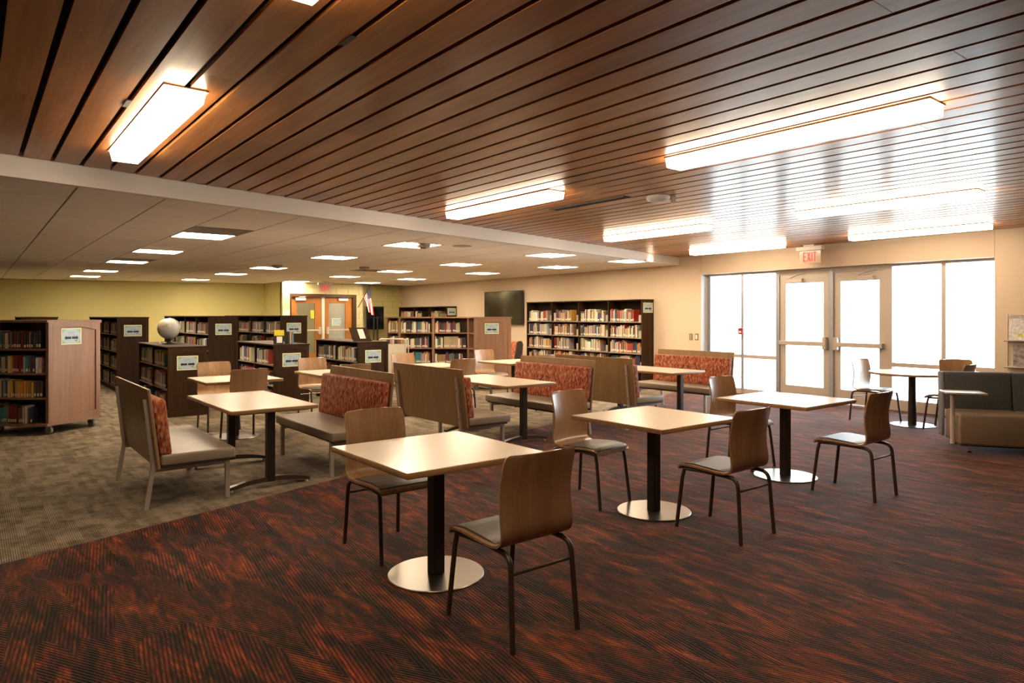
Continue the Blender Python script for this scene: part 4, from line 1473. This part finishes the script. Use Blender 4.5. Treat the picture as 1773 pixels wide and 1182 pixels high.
# --- curved oak bookcase in the centre background: flat bays turned to the viewer and a broad end panel
def camxy(px, Z):
    rx, ry = ratio(px)
    return Vector((rx * Z, ry * Z))
K5H = 1.50
t = thing('curved_oak_bookcase', 'curved oak bookcase in the background with a broad arched end panel', 'bookcase', (0, 0, 0))
pts5 = [camxy(669, 14.95), camxy(691, 14.75), camxy(750, 14.65), camxy(811, 14.60), camxy(820.5, 14.0)]
LV5 = [0.15, 0.50, 0.835, 1.165]
for fi in range(4):
    a, b_ = pts5[fi], pts5[fi + 1]
    d = b_ - a
    Lb = d.length
    ang = math.atan2(d.y, d.x)
    br = bpy.data.objects.new('bay', None)
    C.objects.link(br)
    br.parent = t
    br.location = (a.x, a.y, 0)
    br.rotation_euler = (0, 0, ang)
    for x0 in (0.0, Lb - 0.026):
        obj('upright', bxm(x0, x0 + 0.026, 0, 0.33, 0.11, K5H - 0.026), 'oak', br)
    obj('back', bxm(0.026, Lb - 0.026, 0.31, 0.33, 0.11, K5H - 0.026), 'oakdark', br)
    obj('top', bxm(-0.02, Lb + 0.02, -0.02, 0.36, K5H - 0.026, K5H), 'oak', br)
    for li, lz in enumerate(LV5):
        obj('shelf', bxm(0.026, Lb - 0.026, 0.004, 0.31, lz - 0.024, lz), 'oak', br)
        if fi < 3:
            v = Matrix.Rotation(ang, 2) @ Vector((0.026, 0.025))
            fill(a.x + v.x, a.y + v.y, lz, ang, Lb - 0.052, 0.30, 'curved oak bookcase', ['bottom shelf', 'second lowest shelf', 'third lowest shelf', 'top shelf'][li],
                 ORD[fi] + ' bay', 500 + fi * 10 + li, frac=random.Random(50 + fi + li).uniform(0.78, 0.96), hmin=0.19, hmax=0.25, tmin=0.016, tmax=0.036,
                 weights=W_DEF, vis=li > 0)
pB, pC = camxy(821, 13.95), camxy(885, 14.2)
d = pC - pB
ang5 = math.atan2(d.y, d.x)
W5 = d.length
er = bpy.data.objects.new('end_unit', None)
C.objects.link(er)
er.parent = t
er.location = (pB.x, pB.y, 0)
er.rotation_euler = (0, 0, ang5)
obj('end_panel', bxm(0, W5, 0.012, 0.045, 0.13, K5H - 0.026), 'oak', er)
obj('panel_frame', arch_frame(W5, K5H - 0.026, 0.13, 0.012, 0.065), 'oak', er, (0, 0.012, 0))
obj('top', bxm(-0.02, W5 + 0.02, -0.02, 0.36, K5H - 0.026, K5H + 0.001), 'oak', er)
obj('side_panel', bxm(W5 - 0.03, W5, 0.045, 0.34, 0.13, K5H - 0.026), 'oak', er)
obj('base_board', bxm(-0.02, W5 + 0.02, -0.02, 0.36, 0.105, 0.13), 'oak', er)
for x in (0.08, W5 - 0.08):
    bm = nb()
    tube(bm, [(x - 0.016, 0.07, 0.0525), (x + 0.016, 0.07, 0.0525)], 0.052, 16)
    obj('caster_wheel', bm, 'rubber', er, smooth=True)
v = Matrix.Rotation(ang5, 2) @ Vector((W5 * 0.47, -0.0035))
sign(pB.x + v.x, pB.y + v.y, 1.26, ang5, 'green paper sign on the curved oak bookcase panel', 1.0)

# ================================================================== THINGS ON AND AROUND THE BOOKCASES
# globe
gx, gy, gz = 2.56, 12.35, 1.06
t = thing('globe', 'pale world globe in a dark cradle on the low bookcase', 'globe', (gx, gy, gz))
bm = nb()
bmesh.ops.create_uvsphere(bm, u_segments=32, v_segments=20, radius=0.172, matrix=Matrix.Translation((0, 0, 0.255)))
obj('ball', bm, 'globe', t, smooth=True)
bm = nb()
tube(bm, [(0.178 * math.sin(a) * 0.85, -0.178 * math.sin(a) * 0.52, 0.255 - 0.178 * math.cos(a)) for a in [math.radians(q) for q in range(-15, 181, 15)]], 0.006, 6)
obj('meridian_arm', bm, 'chrome', t)
bm = nb()
lathe(bm, [(0, 0), (0.10, 0), (0.10, 0.015), (0.05, 0.03), (0.035, 0.05), (0.05, 0.085), (0, 0.085)], 20)
obj('cradle', bm, 'blackp', t, smooth=True)
bm = nb()
tube(bm, [(-0.13, 0.02, 0.0), (-0.13, 0.02, 0.045)], 0.016, 10)
obj('knob', bm, 'label', t)

# yellow card display and books on the second low bookcase
zt = 1.07
t = thing('card_stand', 'black stand with a yellow card on the low bookcase', 'card stand', (3.90, 10.98, zt))
obj('stand', bxm(-0.07, 0.07, -0.02, 0.06, 0, 0.20, 0.004, 1), 'blackp', t)
obj('card', bxm(-0.085, 0.075, -0.026, -0.02, 0.135, 0.225), 'yellow', t)
obj('white_strip', bxm(-0.045, 0.045, -0.024, -0.02, 0.02, 0.12), 'label', t)
for i_, (cn, cc, h_) in enumerate((('black', (0.02, 0.02, 0.02), 0.20), ('peach', (0.50, 0.28, 0.17), 0.20), ('steel blue', (0.10, 0.20, 0.28), 0.19))):
    o = obj('book', bxm(-0.014, 0.014, -0.07, 0.07, 0, h_), 'book', None, (4.035 + i_ * 0.036, 11.0, zt))
    o.color = (*cc, 1)
    tag(o, '%s book standing on the low bookcase beside the yellow card' % cn, 'book', 'books beside the yellow card')

# display easel on the third low bookcase
t = thing('display_easel', 'dark slanted display easel holding a white paper', 'easel', (5.40, 11.15, 1.08))
bm = nb()
prism_x(bm, [(-0.10, 0.015), (-0.085, 0.0), (0.09, 0.225), (0.075, 0.235)], -0.17, 0.17)
obj('board', bm, 'walnut', t)
obj('ledge', bxm(-0.17, 0.17, -0.14, -0.08, 0.0, 0.018), 'walnut', t)
bm = nb()
prism_x(bm, [(-0.085, 0.045), (-0.082, 0.042), (0.045, 0.205), (0.042, 0.208)], -0.035, 0.075)
obj('white_paper', bm, 'label', t)
bm = nb()
prism_x(bm, [(0.075, 0.0), (0.09, 0.0), (0.085, 0.215), (0.075, 0.215)], -0.02, 0.02)
obj('prop', bm, 'walnut', t)

# white book cart
t = thing('book_cart', 'cream metal book cart behind the easel bookcase', 'cart', (6.52, 12.55, 0), -0.66)
bm = nb()
for x in (0.0, 0.52):
    tube(bm, smooth_path([(x, 0, 0.12), (x, 0, 0.95), (x, 0.03, 1.03), (x, 0.10, 1.05), (x, 0.30, 1.05), (x, 0.37, 1.03), (x, 0.40, 0.95), (x, 0.40, 0.12)], 3), 0.014, 8)
obj('end_frame', bm, 'cart', t, smooth=True)
bm = nb()
tube(bm, smooth_path([(0, 0, 0.9), (0.0, -0.01, 1.01), (0.06, -0.02, 1.05), (0.46, -0.02, 1.05), (0.52, -0.01, 1.01), (0.52, 0, 0.9)], 4), 0.014, 8)
obj('handle', bm, 'cart', t, smooth=True)
obj('end_plate', bxm(0.02, 0.50, 0.0, 0.012, 0.30, 0.95), 'cart', t)
for zz in (0.25, 0.60, 0.93):
    obj('shelf', bxm(0.0, 0.52, 0.012, 0.40, zz - 0.015, zz), 'cart', t)
for (x, y) in ((0.02, 0.03), (0.50, 0.03), (0.02, 0.37), (0.50, 0.37)):
    bm = nb()
    tube(bm, [(x - 0.012, y, 0.06), (x + 0.012, y, 0.06)], 0.06, 14)
    obj('wheel', bm, 'rubber', t, smooth=True)

# monitor on a stand in front of the far green wall
mx0 = on_y(649, 21.35)
t = thing('monitor_stand', 'black upright monitor on a rolling stand before the green wall', 'monitor', (mx0, 21.35, 0))
obj('screen', bxm(-0.33, 0.33, -0.03, 0.03, 1.05, 1.84, 0.006, 1), 'tv', t)
obj('bracket', bxm(-0.20, 0.20, -0.06, -0.03, 1.44, 1.48), 'blackp', t)
for x in (-0.07, 0.07):
    bm = nb()
    tube(bm, [(x, -0.06, 0.06), (x, -0.06, 1.5)], 0.028, 10)
    obj('post', bm, 'blackp', t, smooth=True)
obj('base', bxm(-0.35, 0.35, -0.3, 0.25, 0.03, 0.07), 'blackp', t)
for x in (-0.3, 0.3):
    for y in (-0.26, 0.2):
        bm = nb()
        tube(bm, [(x - 0.01, y, 0.03), (x + 0.01, y, 0.03)], 0.03, 10)
        obj('caster', bm, 'rubber', t)

# wall television
tya, tyb = wloc(*on_wall(903, -0.12))[1], wloc(*on_wall(838.5, -0.12))[1]
t = thing('television', 'large black flat television mounted on the beige wall', 'television', WL, WROT)
obj('screen', bxm(-0.125, -0.12, tya + 0.012, tyb - 0.012, 1.30, 2.21), 'tv', t)
obj('case', bxm(-0.12, -0.06, tya, tyb, 1.288, 2.222, 0.006, 1), 'blackp', t)
obj('mount', bxm(-0.06, -0.0005, tya + 0.5, tyb - 0.5, 1.55, 1.95), 'blackp', t)

# orange lounge chair between the oak bookcase and the wall bookcase
t = thing('lounge_chair', 'orange patterned lounge chair beside the curved oak bookcase', 'lounge chair', (10.72, 13.55, 0), 0)
bm = nb()
prism_y(bm, [(0.0, 0.12), (0.30, 0.12), (0.36, 0.80), (0.33, 0.86), (0.24, 0.87), (0.20, 0.84), (0.12, 0.42), (0.0, 0.42)], 0.03, 0.75)
bevel(bm, 0.02, 2)
obj('back_cushion', bm, 'dash', t, smooth=True)
bm = nb()
prism_y(bm, [(0.0, 0.12), (0.32, 0.12), (0.385, 0.80), (0.34, 0.875), (0.235, 0.875), (0.19, 0.84), (0.11, 0.42), (0.0, 0.42)], 0.0, 0.03)
obj('side_panel', bm, 'base', t, smooth=True)
obj('seat', bxm(-0.5, 0.12, 0.0, 0.75, 0.12, 0.43, 0.02, 2), 'dash', t, smooth=True)
for (x, y) in ((-0.46, 0.04), (-0.46, 0.71), (0.28, 0.04), (0.28, 0.71)):
    bm = nb()
    tube(bm, [(x, y, 0), (x, y, 0.125)], 0.016, 8)
    obj('leg', bm, 'bronze', t)

# flag on a wall pole at the corner of the block bay
fx0 = on_y(620, BY)
t = thing('flag', 'striped red and white flag with navy canton on a slanted pole', 'flag', (fx0, BY - 0.0, 1.80))
p0, p1 = Vector((0.0, 0.0, 0.0)), Vector((0.22, -0.42, 0.70))
bm = nb()
tube(bm, [p0, p0 + (p1 - p0) * 1.02], 0.012, 8)
obj('pole', bm, 'bronze', t)
bm = nb()
lathe(bm, [(0, 0.0), (0.02, 0.01), (0.02, 0.03), (0, 0.05)], 10, p1.x, p1.y)
pf = obj('finial', bm, 'blackp', t)
pf.location = (0, 0, p1.z)
bm = nb()
uvl = bm.loops.layers.uv.new('UVMap')
nu, nv = 14, 16
G = []
for j in range(nv + 1):
    v_ = j / nv                                       # 0 at the pole top, 1 at the low free end
    row = []
    for i in range(nu + 1):
        u_ = i / nu
        top = p0.lerp(p1, 1.0 - 0.55 * u_)
        k_ = 0.62 - 0.20 * u_
        low = Vector((0.464 * k_, -0.886 * k_, -0.27 + 0.16 * u_))
        q_ = top.lerp(low, v_)
        wid = 0.05 * math.sin(u_ * 13.0 + v_ * 2.0) * (0.2 + v_)
        row.append((bm.verts.new((q_.x + 0.886 * wid, q_.y + 0.464 * wid, q_.z)), u_, v_))
    G.append(row)
faces = []
for a, b_ in zip(G, G[1:]):
    for i in range(nu):
        q = (a[i], a[i + 1], b_[i + 1], b_[i])
        f = bm.faces.new([z_[0] for z_ in q])
        for lp, z_ in zip(f.loops, q):
            lp[uvl].uv = (z_[2], z_[1])
fm = to_mesh(bm, 'cloth', 'flag', True)
fm.materials.append(M['canton'])
for pi_, pl_ in enumerate(fm.polygons):
    j, i = divmod(pi_, nu)
    if j < 6 and i < 6:
        pl_.material_index = 1
obj('cloth', fm, None, t)

# switches, fire alarm pull, papers on walls
def on_wall_thing(name, label, cat, px, py, w_, h_, d_, mat, extra=None):
    X, Y = on_wall(px)
    ly = wloc(X, Y)[1]
    z = z_at(py, X, Y)
    p = Matrix.Rotation(WROT, 3, 'Z') @ Vector((0, ly, 0))
    t_ = thing(name, label, cat, (WALL0 + p.x, p.y, z), WROT)
    obj('plate', bxm(-d_, -0.0005, -w_ / 2, w_ / 2, -h_ / 2, h_ / 2, 0.002, 1), mat, t_)
    if extra:
        obj(extra[0], bxm(-d_ - 0.006, -d_, -w_ * 0.28, w_ * 0.28, -h_ * 0.3, h_ * 0.3), extra[1], t_)
    return t_
on_wall_thing('switch_plate', 'brown switch plate, left of the pair beside the window', 'switch', 1196.5, 583, 0.09, 0.14, 0.01, 'switch', ('toggle', 'tgrid'))
on_wall_thing('switch_plate', 'pale switch plate, right of the pair beside the window', 'switch', 1206.5, 583, 0.09, 0.14, 0.01, 'switch', ('rocker', 'label'))
p = Matrix.Rotation(WROT, 3, 'Z') @ Vector((GD - 0.05, yB, 0))
t = thing('fire_alarm_pull', 'small red fire alarm pull on the left window mullion', 'alarm', (WALL0 + p.x, p.y, wz(1285, 573)), WROT)
obj('box', bxm(-0.06, -0.0005, -0.045, 0.06, -0.06, 0.06, 0.006, 1), 'redplastic', t)
obj('handle', bxm(-0.07, -0.06, -0.02, 0.03, -0.03, 0.005), 'white', t)
xs = on_y(497, BY)
t = thing('paper_notice', 'white paper notice on the wall left of far doors', 'notice', (xs, BY - 0.0025, z_at(541, xs, BY)))
obj('sheet', bxm(-0.13, 0.13, 0, 0.002, -0.10, 0.10), 'label', t)
obj('text_lines', bxm(-0.09, 0.05, -0.001, 0, 0.055, 0.07), 'inkgrey', t)
xs = on_y(543, BY)
t = thing('paper_notice', 'yellow paper on the left far door glass', 'notice', (xs, BY + 0.10, z_at(544, xs, BY)))
obj('sheet', bxm(-0.06, 0.06, 0, 0.002, -0.13, 0.13), 'yellow', t)
obj('tape', bxm(-0.03, 0.03, -0.001, 0, 0.12, 0.14), 'label', t)
xs = on_y(584.5, BY)
sign(xs, BY + 0.075, z_at(557, xs, BY), 0, 'green paper sign on the right far door', 1.08, False)
xs = on_y(579, 24.38)
t = thing('bulletin_board', 'red topped poster board on the corridor wall', 'poster', (xs, 24.396, 1.5))
obj('board', bxm(-0.25, 0.25, 0, 0.004, -0.75, 0.25), 'grille', t)
obj('header', bxm(-0.25, 0.25, -0.003, 0, 0.25, 0.55), 'redplastic', t)

# literature rack on the wall at the right edge
rx_, ry_ = on_wall(1746, -0.03)
ly = wloc(rx_, ry_)[1]
t = thing('literature_rack', 'clear wall rack with chrome rods holding magazines', 'rack', WL, WROT)
yr0 = ly - 0.75
for zz in (0.80, 1.17, 1.53):
    bm = nb()
    tube(bm, [(-0.10, yr0, zz), (-0.10, ly + 0.03, zz)], 0.006, 8)
    obj('rod', bm, 'chrome', t)
    bm = nb()
    tube(bm, [(-0.10, ly + 0.005, zz), (-0.0005, ly + 0.005, zz)], 0.006, 8)
    obj('wall_arm', bm, 'chrome', t)
for zz in (0.81, 1.18):
    obj('tray', bxm(-0.13, -0.01, yr0, ly, zz, zz + 0.008), 'acrylic', t)
bm = nb()
tube(bm, [(-0.02, ly + 0.005, 0.78), (-0.02, ly + 0.005, 1.55)], 0.006, 8)
obj('upright_rod', bm, 'chrome', t)
for i_, (zz, yo, mt, lab, h_) in enumerate(((1.19, 0.0, 'mag_c', 'white magazine with yellow spot, upper tray of the rack', 0.335), (1.19, 0.26, 'mag_a', 'pink magazine in the upper tray of the rack', 0.33),
                                      (0.82, 0.05, 'mag_b', 'grey magazine in the lower tray of the rack', 0.30), (0.82, 0.29, 'mag_c', 'white magazine in the lower tray of the rack', 0.32))):
    p = Matrix.Rotation(WROT, 3, 'Z') @ Vector((-0.075, ly - 0.02 - yo, 0))
    m_ = thing('magazine', lab, 'magazine', (WALL0 + p.x, p.y, zz), WROT)
    obj('cover', bxm(-0.002, 0.0, -0.215, 0.0, 0, h_), mt, m_)
    obj('pages', bxm(0.0, 0.006, -0.214, -0.001, 0.001, h_ - 0.001), 'page', m_)
    if i_ == 0:
        obj('yellow_spot', bxm(-0.003, -0.002, -0.165, -0.11, 0.05, 0.09), 'yellow', m_)

# ================================================================== BOOKS
def project(x, y, z):
    Zc = SN * x + CS * y
    return CXP + FPX * (CS * x - SN * y) / Zc, YHP - FPX * (z - CH) / Zc, Zc
score = []
for n_, bk in enumerate(BOOKS):
    px, py, Zc = project(bk[0], bk[1], bk[2] + bk[5] / 2)
    ok = bk[13] and -4 < px < 1777
    score.append(((bk[4] * bk[5] / Zc ** 2) if ok else 0.0, n_))
score.sort(reverse=True)
single = {n_ for s_, n_ in score[:300] if s_ > 0}
bm = nb()                                            # cover: spine and two boards around the page block (unit size)
prism(bm, [(-0.5, 0.0), (0.5, 0.0), (0.5, 1.0), (0.38, 1.0), (0.38, 0.06), (-0.38, 0.06), (-0.38, 1.0), (-0.5, 1.0)], 0, 1)
cover_me = to_mesh(bm, 'cover', 'book')
page_me = to_mesh(bxm(-0.37, 0.37, 0.07, 0.97, 0.01, 0.97), 'pages', 'page')
label_me = to_mesh(bxm(-0.46, 0.46, -0.006, 0.0, 0.09, 0.26), 'spine_label', 'label')
mv, mf, mc = [], [], []
for n_, bk in enumerate(BOOKS):
    x, y, z, rot, th, h, d, c, cn, case, shelf, bay_, idx, vis = bk
    if n_ in single:
        o = obj('book', cover_me, None, None, (x, y, z), rot)
        o.scale = (th, d, h)
        o.color = (*c, 1)
        where = (shelf + ', ' + bay_ + ', ' if bay_ else shelf + ', ') + case
        tag(o, '%s book %s from left, %s' % (cn, ORD[idx], where), 'book', 'books on ' + case)
        obj('pages', page_me, None, o)
        if (n_ * 7) % 5:
            obj('spine_label', label_me, None, o)
    else:
        ca, sa = math.cos(rot), math.sin(rot)
        def addbox(x0, x1, y0, y1, z0, z1, col):
            b0_ = len(mv)
            for (lx, ly_, lz) in ((x0, y0, z0), (x1, y0, z0), (x1, y1, z0), (x0, y1, z0), (x0, y0, z1), (x1, y0, z1), (x1, y1, z1), (x0, y1, z1)):
                mv.append((x + ca * lx - sa * ly_, y + sa * lx + ca * ly_, z + lz))
                mc.append((*col, 1.0))
            for f in ((0, 3, 2, 1), (4, 5, 6, 7), (0, 1, 5, 4), (1, 2, 6, 5), (2, 3, 7, 6), (3, 0, 4, 7)):
                mf.append([b0_ + q for q in f])
        addbox(-th / 2, th / 2, 0, d, 0, h, c)
        if (n_ * 7) % 5:
            addbox(-th * 0.46, th * 0.46, -0.0012, 0, h * 0.09, h * 0.26, (0.70, 0.65, 0.56))
me = bpy.data.meshes.new('shelved_books')
me.from_pydata(mv, [], mf)
ca_ = me.color_attributes.new('Col', 'FLOAT_COLOR', 'POINT')
ca_.data.foreach_set('color', [v for c in mc for v in c])
me.materials.append(M['bookmass'])
o = bpy.data.objects.new('shelved_books', me)
C.objects.link(o)
tag(o, 'small mixed books filling the remaining bookcase shelves', 'books', kind='stuff')
